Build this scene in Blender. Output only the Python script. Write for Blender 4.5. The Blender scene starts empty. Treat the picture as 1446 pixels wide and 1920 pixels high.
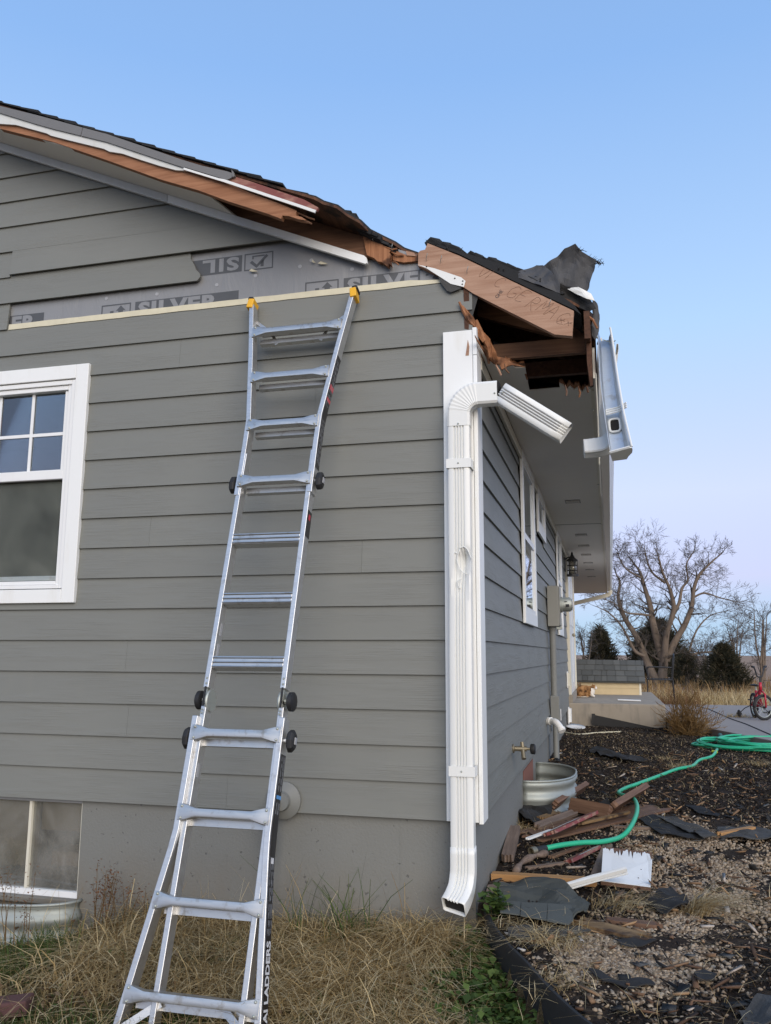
import bpy, bmesh, math, random
import numpy as np
from mathutils import Vector, Matrix, Euler, noise as mnoise
random.seed(7); RNG = np.random.default_rng(7)
S = bpy.context.scene
COL = S.collection

# ------------------------------------------------------------------ camera
CAMF, PIT, YAW, ROL = 1581.36, 0.166837, -0.258536, 0.003998
CAM = np.array([0.65558, -4.32169, 0.816398])
_cp, _sp, _c, _s = math.cos(PIT), math.sin(PIT), math.cos(YAW), math.sin(YAW)
_fw = np.array([_s*_cp, _c*_cp, _sp]); _r0 = np.array([_c, -_s, 0.0]); _u0 = np.cross(_r0, _fw)
_r = math.cos(ROL)*_r0 + math.sin(ROL)*_u0; _u = -math.sin(ROL)*_r0 + math.cos(ROL)*_u0
cd = bpy.data.cameras.new('camera'); co = bpy.data.objects.new('camera', cd); COL.objects.link(co)
cd.sensor_fit = 'VERTICAL'; cd.sensor_height = 36.0; cd.lens = 36.0*CAMF/1920.0
cd.clip_start = 0.05; cd.clip_end = 6000
co.matrix_world = Matrix(((_r[0], _u[0], -_fw[0], CAM[0]), (_r[1], _u[1], -_fw[1], CAM[1]), (_r[2], _u[2], -_fw[2], CAM[2]), (0, 0, 0, 1)))
S.camera = co
S.render.resolution_x, S.render.resolution_y = 771, 1024

# ------------------------------------------------------------------ world, sun, exposure (dusk: a low broad glow behind the camera)
SUN_EL, SUN_AZ = math.radians(23.0), math.radians(152.0)      # azimuth clockwise from +Y
W = bpy.data.worlds.new('World'); S.world = W; W.use_nodes = True
nt = W.node_tree; nt.nodes.clear()
sky = nt.nodes.new('ShaderNodeTexSky'); sky.sky_type = 'NISHITA'; sky.sun_disc = False
sky.sun_elevation = SUN_EL; sky.sun_rotation = SUN_AZ; sky.altitude = 300; sky.air_density = 1.0; sky.dust_density = 0.6; sky.ozone_density = 2.0
bg = nt.nodes.new('ShaderNodeBackground'); bg.inputs['Strength'].default_value = 0.15
wo = nt.nodes.new('ShaderNodeOutputWorld')
# dusk: the Nishita sky is blended with the even blue-to-lilac gradient the whole sky has at this hour
tc = nt.nodes.new('ShaderNodeTexCoord'); sz_ = nt.nodes.new('ShaderNodeSeparateXYZ'); rp = nt.nodes.new('ShaderNodeValToRGB'); mk = nt.nodes.new('ShaderNodeMix'); mk.data_type = 'RGBA'; mk.inputs[0].default_value = 0.86
nt.links.new(tc.outputs['Generated'], sz_.inputs[0]); nt.links.new(sz_.outputs[2], rp.inputs[0])
els = rp.color_ramp.elements
while len(els) < 8: els.new(.5)
for e_, (p_, c_) in zip(els, [(0.0, (.2, .38, .66)), (.03, (.2, .37, .66)), (.085, (.45, .43, .68)), (.18, (.55, .575, .8)), (.36, (.41, .59, .86)), (.6, (.24, .43, .78)), (.8, (.22, .37, .66)), (1.0, (.2, .33, .58))]): e_.position = p_; e_.color = (*c_, 1)
gn = nt.nodes.new('ShaderNodeVectorMath'); gn.operation = 'SCALE'; gn.inputs['Scale'].default_value = 3.8
nt.links.new(rp.outputs[0], gn.inputs[0]); nt.links.new(sky.outputs[0], mk.inputs[6]); nt.links.new(gn.outputs[0], mk.inputs[7])
nt.links.new(mk.outputs[2], bg.inputs[0]); nt.links.new(bg.outputs[0], wo.inputs[0])
sl = bpy.data.lights.new('sun', 'SUN'); so = bpy.data.objects.new('sun', sl); COL.objects.link(so)
sl.energy = 1.42; sl.angle = math.radians(55); sl.color = (1.0, 0.87, 0.71)
sdir = Vector((math.sin(SUN_AZ)*math.cos(SUN_EL), math.cos(SUN_AZ)*math.cos(SUN_EL), math.sin(SUN_EL)))
so.rotation_euler = (-sdir).to_track_quat('-Z', 'Y').to_euler(); so.location = (0, -20, 20)
S.view_settings.view_transform = 'Standard'; S.view_settings.look = 'None'; S.view_settings.gamma = 1.0
S.view_settings.use_curve_mapping = False; S.view_settings.exposure = 1.04
S.render.engine = 'CYCLES'

# ------------------------------------------------------------------ helpers
def V(*a): return np.array(a, float)
def unit(v): v = np.asarray(v, float); return v/np.linalg.norm(v)
def at(px, py, ax, val):
    """point where the sight line through a photograph pixel meets the plane ax = val"""
    d = (px-723)/CAMF*_r - (py-960)/CAMF*_u + _fw
    i = 'xyz'.index(ax); return CAM + (val-CAM[i])/d[i]*d
def atd(px, py, D):
    d = (px-723)/CAMF*_r - (py-960)/CAMF*_u + _fw
    return CAM + D/(d@_fw)*d

class G:
    def __init__(s): s.v = []; s.f = []
    def add(s, vs, fs):
        b = len(s.v); s.v += [tuple(map(float, p)) for p in vs]; s.f += [tuple(b+i for i in f) for f in fs]; return s
    def hexa(s, p): return s.add(p, [(0,3,2,1),(4,5,6,7),(0,1,5,4),(1,2,6,5),(2,3,7,6),(3,0,4,7)])
    def box(s, c, size, ax=None):
        c = V(*c); hx, hy, hz = [q/2 for q in size]
        ax = np.eye(3) if ax is None else np.array([unit(a) for a in ax])
        return s.hexa([c + a*hx*ax[0] + b*hy*ax[1] + d*hz*ax[2] for d in (-1, 1) for a, b in ((-1,-1),(1,-1),(1,1),(-1,1))])
    def bx(s, x0, x1, y0, y1, z0, z1): return s.box(((x0+x1)/2, (y0+y1)/2, (z0+z1)/2), (x1-x0, y1-y0, z1-z0))
    def prism(s, poly, off):
        n = len(poly); off = V(*off); P = [V(*p) for p in poly]
        return s.add(P + [p+off for p in P], [tuple(range(n))[::-1], tuple(range(n, 2*n))] + [(i, (i+1) % n, n+(i+1) % n, n+i) for i in range(n)])
    def loft(s, rings, cap=True, closed=True):
        n = len(rings[0]); vs = [p for r in rings for p in r]; fs = []
        for i in range(len(rings)-1):
            for j in range(n if closed else n-1):
                k = (j+1) % n; fs.append((i*n+j, i*n+k, (i+1)*n+k, (i+1)*n+j))
        if cap and closed: fs += [tuple(range(n))[::-1], tuple(range((len(rings)-1)*n, len(rings)*n))]
        return s.add(vs, fs)
    def tube(s, pts, rad, n=8, cap=True):
        pts = [V(*p) for p in pts]; m = len(pts)
        rad = [rad]*m if np.isscalar(rad) else rad
        T = [unit(pts[min(i+1, m-1)]-pts[max(i-1, 0)]) for i in range(m)]
        a = V(0, 0, 1) if abs(T[0][2]) < .9 else V(1, 0, 0)
        U = unit(np.cross(T[0], a)); rings = []
        for i in range(m):
            U = unit(U - (U@T[i])*T[i]); B = np.cross(T[i], U)
            rings.append([pts[i] + rad[i]*(math.cos(t)*U + math.sin(t)*B) for t in np.linspace(0, 2*math.pi, n, endpoint=False)])
        return s.loft(rings, cap)
    def rect_tube(s, pts, ups, w, h, cap=True, ring=None):
        """rectangular section (w along side, h along up) swept along pts"""
        pts = [V(*p) for p in pts]; m = len(pts); rings = []
        for i in range(m):
            T = unit(pts[min(i+1, m-1)]-pts[max(i-1, 0)]); u = V(*ups[i]); u = unit(u-(u@T)*T); sd = np.cross(T, u)
            ww, hh = (w[i], h[i]) if not np.isscalar(w) else (w, h)
            if ring is None: rings.append([pts[i]+a*ww/2*sd+b*hh/2*u for a, b in ((-1,-1),(1,-1),(1,1),(-1,1))])
            else: rings.append([pts[i]+a*ww*sd+b*hh*u for a, b in ring])
        return s.loft(rings, cap)
    def lathe(s, prof, o, ax=(0,0,1), n=20, a0=0, a1=2*math.pi, ref=None):
        ax = unit(ax); r = V(1,0,0) if abs(ax[0]) < .9 else V(0,1,0)
        if ref is not None: r = V(*ref)
        U = unit(r-(r@ax)*ax); B = np.cross(ax, U); o = V(*o); full = a1-a0 > 6.28
        th = np.linspace(a0, a1, n, endpoint=not full)
        rings = [[o + h*ax + q*(math.cos(t)*U+math.sin(t)*B) for t in th] for q, h in prof]
        return s.loft(rings, cap=full, closed=full)
    def ball(s, c, r, n=10, m=7, ax=None):
        c = V(*c); r = [r]*3 if np.isscalar(r) else r; ax = np.eye(3) if ax is None else np.array(ax)
        rings = []
        for i in range(m):
            p = math.pi*(i+.5)/m
            rings.append([c + r[0]*math.sin(p)*math.cos(t)*ax[0] + r[1]*math.sin(p)*math.sin(t)*ax[1] + r[2]*math.cos(p)*ax[2] for t in np.linspace(0, 2*math.pi, n, endpoint=False)])
        return s.loft(rings)

def link(o, parent=None):
    COL.objects.link(o)
    if parent is not None: o.parent = parent
    return o
def wloc(o):
    l = V(*o.location)
    while o.parent is not None: o = o.parent; l = l + V(*o.location)
    return l
def tag(o, label, cat, group=None):
    o['label'] = label; o['category'] = cat
    if group: o['group'] = group
    return o
def thing(name, label, cat, loc=(0, 0, 0), group=None):
    o = bpy.data.objects.new(name, None); o.empty_display_size = .1; link(o); o.location = loc
    return tag(o, label, cat, group)
def mesh_of(name, g, mat, base, smooth=False):
    me = bpy.data.meshes.new(name)
    if isinstance(g, G):
        b = V(*base); me.from_pydata([tuple(V(*p)-b) for p in g.v], [], g.f)
    else:
        vs, fs = g; me.from_pydata((np.asarray(vs)-V(*base)).tolist(), [], fs)
    if mat is not None: me.materials.append(mat)
    if smooth: me.polygons.foreach_set('use_smooth', [True]*len(me.polygons))
    me.update(); return me
def fixn(me):
    bm = bmesh.new(); bm.from_mesh(me); bmesh.ops.recalc_face_normals(bm, faces=bm.faces); bm.to_mesh(me); bm.free()
def part(name, g, mat, parent=None, smooth=False, bevel=0, auto=False, label=None):
    base = wloc(parent) if parent is not None else V(0, 0, 0)
    me = mesh_of(name, g, mat, base, smooth); fixn(me)
    o = bpy.data.objects.new(name, me); link(o, parent)
    if bevel:
        m = o.modifiers.new('bevel', 'BEVEL'); m.width = bevel; m.segments = 2; m.limit_method = 'ANGLE'; m.angle_limit = .7
    if auto:
        me.polygons.foreach_set('use_smooth', [True]*len(me.polygons))
        try: me.set_sharp_from_angle(angle=math.radians(38))
        except Exception: pass
    if label: o['label'] = label
    return o
def solo(name, g, mat, label, cat, loc, group=None, **k):
    """a thing that is one mesh, its origin at loc"""
    me = mesh_of(name, g, mat, loc, k.get('smooth', False)); fixn(me)
    o = bpy.data.objects.new(name, me); link(o); o.location = loc
    if k.get('auto'):
        me.polygons.foreach_set('use_smooth', [True]*len(me.polygons)); me.set_sharp_from_angle(angle=math.radians(38))
    if k.get('bevel'):
        m = o.modifiers.new('bevel', 'BEVEL'); m.width = k['bevel']; m.segments = 2; m.limit_method = 'ANGLE'
    return tag(o, label, cat, group)
def kind(o, k): o['kind'] = k; return o
def clip_poly(poly, a, b, c):
    """keep a*x+b*y<=c"""
    out = []
    for i in range(len(poly)):
        p, q = poly[i], poly[(i+1) % len(poly)]
        dp, dq = a*p[0]+b*p[1]-c, a*q[0]+b*q[1]-c
        if dp <= 0: out.append(p)
        if (dp < 0) != (dq < 0) and abs(dp-dq) > 1e-9:
            t = dp/(dp-dq); out.append((p[0]+t*(q[0]-p[0]), p[1]+t*(q[1]-p[1])))
    return out
def text_geo(txt, size, o, ud, vd, shear=0, align='LEFT', space=1.0, wide=1.0, bold=0.0):
    cu = bpy.data.curves.new('t', 'FONT'); cu.body = txt; cu.size = size; cu.shear = shear; cu.align_x = align; cu.space_character = space; cu.resolution_u = 3; cu.offset = bold
    ob = bpy.data.objects.new('t', cu); COL.objects.link(ob)
    me = ob.to_mesh(); o = V(*o); ud = V(*ud)*wide; vd = V(*vd)
    vs = [o+v.co.x*ud+v.co.y*vd for v in me.vertices]; fs = [tuple(p.vertices) for p in me.polygons]
    ob.to_mesh_clear(); bpy.data.objects.remove(ob); bpy.data.curves.remove(cu)
    g = G(); g.add(vs, fs); return g
def crom(P, n=6):
    P = [V(*p) for p in P]; Q = [2*P[0]-P[1]]+P+[2*P[-1]-P[-2]]; out = []
    for i in range(1, len(Q)-2):
        for t in np.linspace(0, 1, n, endpoint=False):
            a, b, c, d = Q[i-1], Q[i], Q[i+1], Q[i+2]; out.append(.5*((2*b)+(c-a)*t+(2*a-5*b+4*c-d)*t*t+(3*b-a-3*c+d)*t**3))
    return out+[P[-1]]
def hnoise(x, y, sc=1.0, oct_=2, off=0.0): return mnoise.fractal(Vector((x*sc+off, y*sc-off, off)), 1.0, 2.0, oct_)

# ------------------------------------------------------------------ materials
class N:
    def __init__(s, name):
        s.m = bpy.data.materials.new(name); s.m.use_nodes = True; s.t = s.m.node_tree; s.t.nodes.clear()
        s.out = s.t.nodes.new('ShaderNodeOutputMaterial'); s.p = s.t.nodes.new('ShaderNodeBsdfPrincipled')
        s.t.links.new(s.p.outputs[0], s.out.inputs[0]); s._pos = None
    def n(s, t, **k):
        o = s.t.nodes.new('ShaderNode'+t)
        for a, b in k.items(): setattr(o, a, b)
        return o
    def l(s, a, b): s.t.links.new(a, b)
    def pos(s, sc=(1, 1, 1), obj=False):
        g = s.n('TexCoord').outputs['Object'] if obj else s.n('NewGeometry').outputs['Position']
        m = s.n('VectorMath', operation='MULTIPLY'); s.l(g, m.inputs[0]); m.inputs[1].default_value = sc; return m.outputs[0]
    def noise(s, vec, scale=1, detail=4, rough=.55, dist=0):
        t = s.n('TexNoise'); t.inputs['Scale'].default_value = scale; t.inputs['Detail'].default_value = detail; t.inputs['Roughness'].default_value = rough; t.inputs['Distortion'].default_value = dist
        s.l(vec, t.inputs['Vector']); return t.outputs['Fac']
    def ramp(s, fac, stops):
        r = s.n('ValToRGB'); e = r.color_ramp.elements
        while len(e) < len(stops): e.new(.5)
        for q, (p, c) in zip(e, stops): q.position = p; q.color = (*c, 1) if len(c) == 3 else c
        s.l(fac, r.inputs[0]); return r.outputs[0]
    def mix(s, fac, a, b, mode='MIX'):
        m = s.n('Mix', data_type='RGBA', blend_type=mode); m.clamp_factor = True
        for sock, v in ((m.inputs[0], fac), (m.inputs[6], a), (m.inputs[7], b)):
            if hasattr(v, 'links'): s.l(v, sock)
            elif isinstance(v, (int, float)): sock.default_value = v
            else: sock.default_value = (*v, 1)
        return m.outputs[2]
    def math(s, op, a, b=0.0):
        m = s.n('Math', operation=op)
        for sock, v in ((m.inputs[0], a), (m.inputs[1], b)):
            if hasattr(v, 'links'): s.l(v, sock)
            else: sock.default_value = v
        return m.outputs[0]
    def rnd(s): return s.n('ObjectInfo').outputs['Random']
    def col(s, c): s.l(c, s.p.inputs['Base Color']) if hasattr(c, 'links') else setattr(s.p.inputs['Base Color'], 'default_value', (*c, 1)); return s
    def rough(s, v): s.l(v, s.p.inputs['Roughness']) if hasattr(v, 'links') else setattr(s.p.inputs['Roughness'], 'default_value', v); return s
    def metal(s, v): s.p.inputs['Metallic'].default_value = v; return s
    def spec(s, v): s.p.inputs['Specular IOR Level'].default_value = v; return s
    def bump(s, h, st=.3, d=.01):
        b = s.n('Bump'); b.inputs['Strength'].default_value = st; b.inputs['Distance'].default_value = d; s.l(h, b.inputs['Height']); s.l(b.outputs[0], s.p.inputs['Normal']); return s
M = {}
def simple(name, c, rough=.6, metal=0, var=.12, sc=8, bump=0, bsc=60, rv=0):
    n = N(name); v = n.noise(n.pos(), sc, 4)
    c = V(*c); n.col(n.mix(v, tuple(c*(1-var)), tuple(np.minimum(c*(1+var), 1))))
    if rv: n.rough(n.math('ADD', n.math('MULTIPLY', n.noise(n.pos(), sc*3), rv), rough-rv/2))
    else: n.rough(rough)
    n.metal(metal)
    if bump: n.bump(n.noise(n.pos(), bsc, 4), bump, .004)
    M[name] = n.m; return n.m
def wood(name, a, b, grain=(3, 3, 3), rough=.7, axis='x', obj=False, dark=None):
    """grain stretched along an axis"""
    n = N(name); k = {'x': (2.5, 45, 45), 'y': (45, 2.5, 45), 'z': (45, 45, 2.5)}[axis]
    g = n.noise(n.pos(k, obj), 1, 5, .6, .6); c = n.ramp(g, [(.3, a), (.68, b)])
    w = n.noise(n.pos((6, 6, 6), obj), 1, 3); c = n.mix(n.math('MULTIPLY', w, .5), c, tuple(V(*a)*.7))
    if dark: c = n.mix(n.ramp(n.noise(n.pos((9, 9, 9), obj), 1, 4), [(.5, (0, 0, 0)), (.62, (1, 1, 1))]), c, dark)
    n.col(c).rough(rough).spec(.25).bump(g, .35, .003); M[name] = n.m; return n.m

# painted lap siding, a fine embossed grain
def siding(name, c, k):
    n = N(name); g = n.noise(n.pos(k), 1, 3, .6, .8); big = n.noise(n.pos((1.1, 1.1, 2.5)), 1, 4)
    r = n.rnd(); c = V(*c)
    cc = n.mix(big, tuple(c*.9), tuple(c*1.08)); cc = n.mix(n.math('MULTIPLY', r, .35), cc, tuple(c*.9))
    mud = n.ramp(n.noise(n.pos((3, 3, 1.2)), 2, 5), [(.6, (0, 0, 0)), (.8, (.25, .25, .25))]); cc = n.mix(mud, cc, tuple(c*V(1.15, 1.12, 1.0)))
    n.col(cc).rough(n.math('ADD', n.math('MULTIPLY', big, .2), .42)).spec(.35)
    msk = n.ramp(n.noise(n.pos((1.7, 1.7, 9)), 1, 2), [(.42, (0, 0, 0)), (.6, (1, 1, 1))])
    cc = n.mix(n.math('MULTIPLY', n.math('MULTIPLY', n.ramp(g, [(.35, (1, 1, 1)), (.5, (0, 0, 0))]), msk), .22), cc, tuple(c*.7)); n.col(cc); n.bump(n.math('MULTIPLY', g, msk), .7, .004); M[name] = n.m
siding('siding_paint', (.19, .195, .18), (3.2, 3.2, 130))
n = N('foundation_paint'); b = n.noise(n.pos((1.4, 1.4, 1.4)), 1, 4); pits = n.ramp(n.noise(n.pos((30, 30, 30)), 1, 2, .5), [(.27, (1, 1, 1)), (.33, (0, 0, 0))])
c = n.mix(b, (.155, .158, .148), (.192, .195, .182)); z = n.n('SeparateXYZ'); n.l(n.n('NewGeometry').outputs['Position'], z.inputs[0])
dirt = n.math('MULTIPLY', n.ramp(n.noise(n.pos((4, 4, 2)), 1, 6, .7), [(.3, (0, 0, 0)), (.6, (1, 1, 1))]), n.ramp(n.math('ADD', z.outputs[2], .62), [(.05, (1, 1, 1)), (.42, (0, 0, 0))]))
c = n.mix(n.math('MULTIPLY', dirt, .7), c, (.17, .14, .1)); c = n.mix(n.math('MULTIPLY', pits, .6), c, (.05, .05, .05))
n.col(c).rough(.75).bump(n.math('SUBTRACT', n.noise(n.pos((70, 70, 70)), 1, 3), pits), .35, .006); M['foundation_paint'] = n.m
def white(name, c=(.8, .815, .81), mudamt=.35, rough=.4):
    n = N(name); b = n.noise(n.pos((4, 4, 1.2)), 1, 5); s = n.ramp(n.noise(n.pos((14, 14, 3)), 1, 5), [(.55, (0, 0, 0)), (.78, (1, 1, 1))])
    cc = n.mix(b, tuple(V(*c)*.95), c); cc = n.mix(n.math('MULTIPLY', s, mudamt), cc, tuple(V(*c)*V(.78, .73, .64)))
    n.col(cc).rough(rough).spec(.4).bump(n.noise(n.pos((60, 60, 15)), 1, 3), .08, .002); M[name] = n.m
white('white_trim'); white('old_fascia', (.62, .63, .61), .5, .45); white('white_vinyl', (.78, .79, .79), .15, .35); white('white_metal', (.76, .77, .75), .08, .3); white('cream_trim', (.66, .63, .53), .3)
white('soffit_paint', (.78, .75, .69), .12, .55); white('shaded_frieze', (.6, .61, .6), .25, .5)
simple('bare_fibre', (.6, .56, .42), .8, var=.12, sc=20, bump=.15)
# house wrap
n = N('house_wrap'); w = n.noise(n.pos((7, 7, 2.6)), 1, 5, .6, 1.6); n.col(n.mix(w, (.215, .22, .228), (.25, .255, .265))).rough(.38).spec(.45).bump(w, .3, .02); M['house_wrap'] = n.m
simple('wrap_ink', (.075, .078, .083), .5, var=.15)
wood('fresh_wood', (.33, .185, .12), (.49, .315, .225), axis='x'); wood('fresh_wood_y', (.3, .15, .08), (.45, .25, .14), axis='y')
wood('split_wood', (.2, .08, .035), (.46, .22, .11), axis='z', dark=(.07, .03, .015)); wood('rake_wood', (.25, .11, .055), (.42, .21, .115), axis='x'); wood('aged_shaded_wood', (.1, .05, .03), (.22, .115, .065), axis='x')  # the last one holds eave shade in its colour as well as age
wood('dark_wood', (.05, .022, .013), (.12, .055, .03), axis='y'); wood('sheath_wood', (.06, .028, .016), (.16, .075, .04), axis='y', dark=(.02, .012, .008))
simple('deep_dark', (.012, .011, .011), .9)
wood('grey_wood', (.12, .085, .065), (.27, .2, .155), axis='x', obj=True); wood('brown_wood', (.1, .055, .035), (.22, .13, .085), axis='x', obj=True)
wood('orange_wood', (.34, .18, .07), (.5, .29, .13), axis='x', obj=True); wood('rotten_wood', (.13, .075, .035), (.32, .21, .1), axis='x', obj=True, dark=(.06, .035, .02))
n = N('red_flaked_paint'); f = n.ramp(n.noise(n.pos((9, 22, 22), True), 1, 5), [(.5, (0, 0, 0)), (.56, (1, 1, 1))]); n.col(n.mix(f, (.2, .045, .04), (.26, .14, .1))).rough(.55); M['red_flaked_paint'] = n.m
n = N('red_deck'); f = n.ramp(n.noise(n.pos((8, 22, 22)), 1, 5), [(.5, (0, 0, 0)), (.62, (1, 1, 1))]); n.col(n.mix(f, (.2, .06, .05), (.3, .15, .11))).rough(.7); M['red_deck'] = n.m
# asphalt shingle
def shingle(name, a, b):
    n = N(name); gr = n.noise(n.pos((260, 260, 260)), 1, 2); bl = n.noise(n.pos((9, 9, 9)), 1, 3); c = n.mix(gr, a, b); c = n.mix(n.math('MULTIPLY', n.rnd(), .7), c, tuple(V(*a)*.7)); c = n.mix(n.math('MULTIPLY', bl, .4), c, a)
    n.col(c).rough(.9).spec(.2).bump(gr, .5, .002); M[name] = n.m
shingle('asphalt_shingle', (.02, .021, .023), (.055, .058, .062)); shingle('green_shingle', (.06, .065, .06), (.17, .18, .165)); shingle('shed_shingle', (.085, .09, .09), (.17, .175, .17))
n = N('felt'); f = n.noise(n.pos((12, 12, 12)), 1, 4); n.col(n.mix(f, (.012, .012, .012), (.045, .044, .044))).rough(.8).spec(.2).bump(f, .4, .01); M['felt'] = n.m
n = N('flap_felt'); f = n.noise(n.pos((11, 11, 11)), 1, 5); n.col(n.mix(f, (.03, .031, .034), (.09, .092, .1))).rough(.65).spec(.35).bump(f, .3, .006); M['flap_felt'] = n.m
n = N('slate_felt'); f = n.noise(n.pos((18, 18, 18)), 1, 5); gr = n.noise(n.pos((230, 230, 230)), 1, 2); n.col(n.mix(n.math('MULTIPLY', gr, f), (.03, .03, .03), (.17, .17, .165))).rough(.85).spec(.2).bump(f, .4, .006); M['slate_felt'] = n.m
# metals
def metal(name, c, rough=.32, scr=(4, 4, 40), grime=.3):
    n = N(name); s = n.noise(n.pos(scr), 3, 5, .7); g = n.ramp(n.noise(n.pos((22, 22, 22)), 1, 5, .65), [(.55, (0, 0, 0)), (.72, (1, 1, 1))])
    cc = n.mix(s, tuple(V(*c)*.82), tuple(np.minimum(V(*c)*1.1, 1))); cc = n.mix(n.math('MULTIPLY', g, grime), cc, (.3, .25, .19))
    n.col(cc).metal(.9).rough(n.math('ADD', n.math('MULTIPLY', s, .3), rough-.12)).bump(s, .05, .002); M[name] = n.m
metal('aluminium', (.6, .61, .62), .42, grime=.4); metal('rung_metal', (.56, .555, .54), .34, grime=.75); metal('galvanised', (.5, .53, .5), .62, grime=.4); metal('brass', (.33, .29, .21), .5); metal('gutter_inside', (.55, .6, .66), .45, grime=.5)
simple('grey_metal', (.16, .155, .15), .45, var=.1); simple('meter_paint', (.24, .24, .22), .5, var=.06); simple('black_plastic', (.013, .013, .014), .6); simple('black_iron', (.02, .02, .022), .5)
simple('yellow_plastic', (.75, .4, .02), .45, var=.08); simple('label_black', (.012, .012, .015), .35); simple('print_white', (.7, .7, .7), .5); simple('print_grey', (.35, .36, .38), .5); simple('print_red', (.55, .05, .07), .5); simple('print_blue', (.1, .3, .6), .5)
simple('pvc_white', (.78, .78, .76), .35, var=.05); simple('grey_pipe', (.185, .19, .18), .6, var=.08)
metal('well_zinc', (.36, .39, .37), .55, grime=.4); M['well_zinc'].node_tree.nodes['Principled BSDF'].inputs['Metallic'].default_value = .55
simple('hose_green', (.025, .4, .22), .42, var=.12, sc=5); simple('pencil', (.2, .115, .085), .9)
# glass
def glass(name, tint, refl, alpha):
    n = N(name); n.t.nodes.remove(n.p); tr = n.n('BsdfTransparent'); tr.inputs[0].default_value = (*tint, 1); gl = n.n('BsdfGlossy'); gl.inputs['Roughness'].default_value = .015; gl.inputs[0].default_value = (.9, .95, 1, 1)
    fr = n.n('Fresnel'); fr.inputs['IOR'].default_value = 1.5; f = n.math('MINIMUM', n.math('ADD', n.math('MULTIPLY', fr.outputs[0], 1.6), refl), 1.0)
    m = n.n('MixShader'); n.l(f, m.inputs[0]); n.l(tr.outputs[0], m.inputs[1]); n.l(gl.outputs[0], m.inputs[2]); d2 = n.n('BsdfDiffuse'); d2.inputs[0].default_value = (.5, .5, .48, 1); m3 = n.n('MixShader'); n.l(n.math('MULTIPLY', n.ramp(n.noise(n.pos((4, 4, 3)), 1, 4, .6, .6), [(.3, (.25, .25, .25)), (.7, (1, 1, 1))]), alpha), m3.inputs[0]); n.l(m.outputs[0], m3.inputs[1]); n.l(d2.outputs[0], m3.inputs[2]); n.l(m3.outputs[0], n.out.inputs[0]); M[name] = n.m
glass('pane_glass', (.62, .66, .66), .075, 0); glass('dusty_glass', (.8, .78, .72), .05, .34)
n = N('insect_screen'); n.t.nodes.remove(n.p); tr = n.n('BsdfTransparent'); df = n.n('BsdfDiffuse'); b = n.noise(n.pos((3.2, 3.2, 2.6)), 1, 3, .55, .7); n.l(n.ramp(b, [(.25, (.075, .082, .075)), (.5, (.125, .135, .12)), (.75, (.19, .2, .175))]), df.inputs[0]); m = n.n('MixShader'); m.inputs[0].default_value = .62; n.l(tr.outputs[0], m.inputs[1]); n.l(df.outputs[0], m.inputs[2]); n.l(m.outputs[0], n.out.inputs[0]); M['insect_screen'] = n.m  # cloudy tones paint a curtain and reflection pattern into the screen colour
simple('room_dark', (.07, .07, .07), .9); simple('blind', (.3, .31, .33), .8); simple('cardboard', (.32, .2, .1), .8); simple('tan_wall', (.3, .25, .17), .9)
# concrete, ground
n = N('concrete'); b = n.noise(n.pos((2.2, 2.2, 2.2)), 1, 6, .65); st = n.ramp(n.noise(n.pos((7, 7, 2)), 1, 5), [(.5, (0, 0, 0)), (.75, (1, 1, 1))]); c = n.mix(b, (.24, .21, .17), (.38, .335, .275)); n.col(n.mix(n.math('MULTIPLY', st, .6), c, (.12, .115, .105))).rough(.85).bump(n.noise(n.pos((40, 40, 40)), 1, 4), .3, .005); M['concrete'] = n.m
n = N('drive_concrete'); b = n.noise(n.pos((1.2, 1.2, 1.2)), 1, 6, .6); n.col(n.mix(b, (.23, .205, .185), (.32, .285, .26))).rough(.85).bump(n.noise(n.pos((60, 60, 60)), 1, 3), .2, .004); M['drive_concrete'] = n.m
# ------------------------------------------------------------------ the setting: ground
EDY = [-4.5, -3.0, -2.0, -1.105, -.815, -.499, -.169, .0, .06]; EDX = [3.6, 2.1, 1.25, .543, .359, .203, .08, .03, .022]
def edge_x(y): return np.interp(y, EDY, EDX)
def Hbed(x, y):
    z = np.interp(y, [-4, -1, 0, 2, 5, 9.5, 14, 25, 60], [-.5, -.45, -.41, -.38, -.29, -.27, -.36, -.58, -.6])
    return z
def Hlawn(x, y): return np.interp(y, [-8, -3, -1, 0], [-1.0, -.86, -.69, -.585])-.13*np.clip((-1.75-np.asarray(x))/.6, 0, 1)*np.clip(1+np.asarray(y)/1.2, 0, 1)
def is_lawn(x, y): return (y < .05) & (x < edge_x(y))
def H(x, y):
    t = np.clip((edge_x(np.minimum(y, .05))-x)/.03, 0, 1)*(np.asarray(y) < .05)
    return Hbed(x, y)*(1-t)+Hlawn(x, y)*t
def axis_vals(lo, hi, st, far_lo, far_hi):
    a = list(np.arange(lo, hi+st/2, st)); s = st; p = hi
    while p < far_hi: s *= 1.35; p += s; a.append(p)
    s = st; p = lo
    while p > far_lo: s *= 1.35; p -= s; a.insert(0, p)
    return np.array(a)
gx = axis_vals(-3.6, 3.6, .05, -2500, 2500); gy = axis_vals(-3.2, 10.5, .06, -60, 4500)
XX, YY = np.meshgrid(gx, gy); ZZ = H(XX.ravel(), YY.ravel())
near = (np.abs(XX.ravel()) < 6) & (YY.ravel() < 14)
ZZ = ZZ + np.array([hnoise(a, b, 3.2, 3)*.022 + hnoise(a, b, 17, 2, 5)*.008 if k else 0. for a, b, k in zip(XX.ravel(), YY.ravel(), near)])
nx, ny = len(gx), len(gy)
gv = np.stack([XX.ravel(), YY.ravel(), ZZ], 1); ii = (np.arange(ny-1)[:, None]*nx+np.arange(nx-1)[None]).ravel()
gf = np.stack([ii, ii+1, ii+1+nx, ii+nx], 1).tolist()
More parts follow.
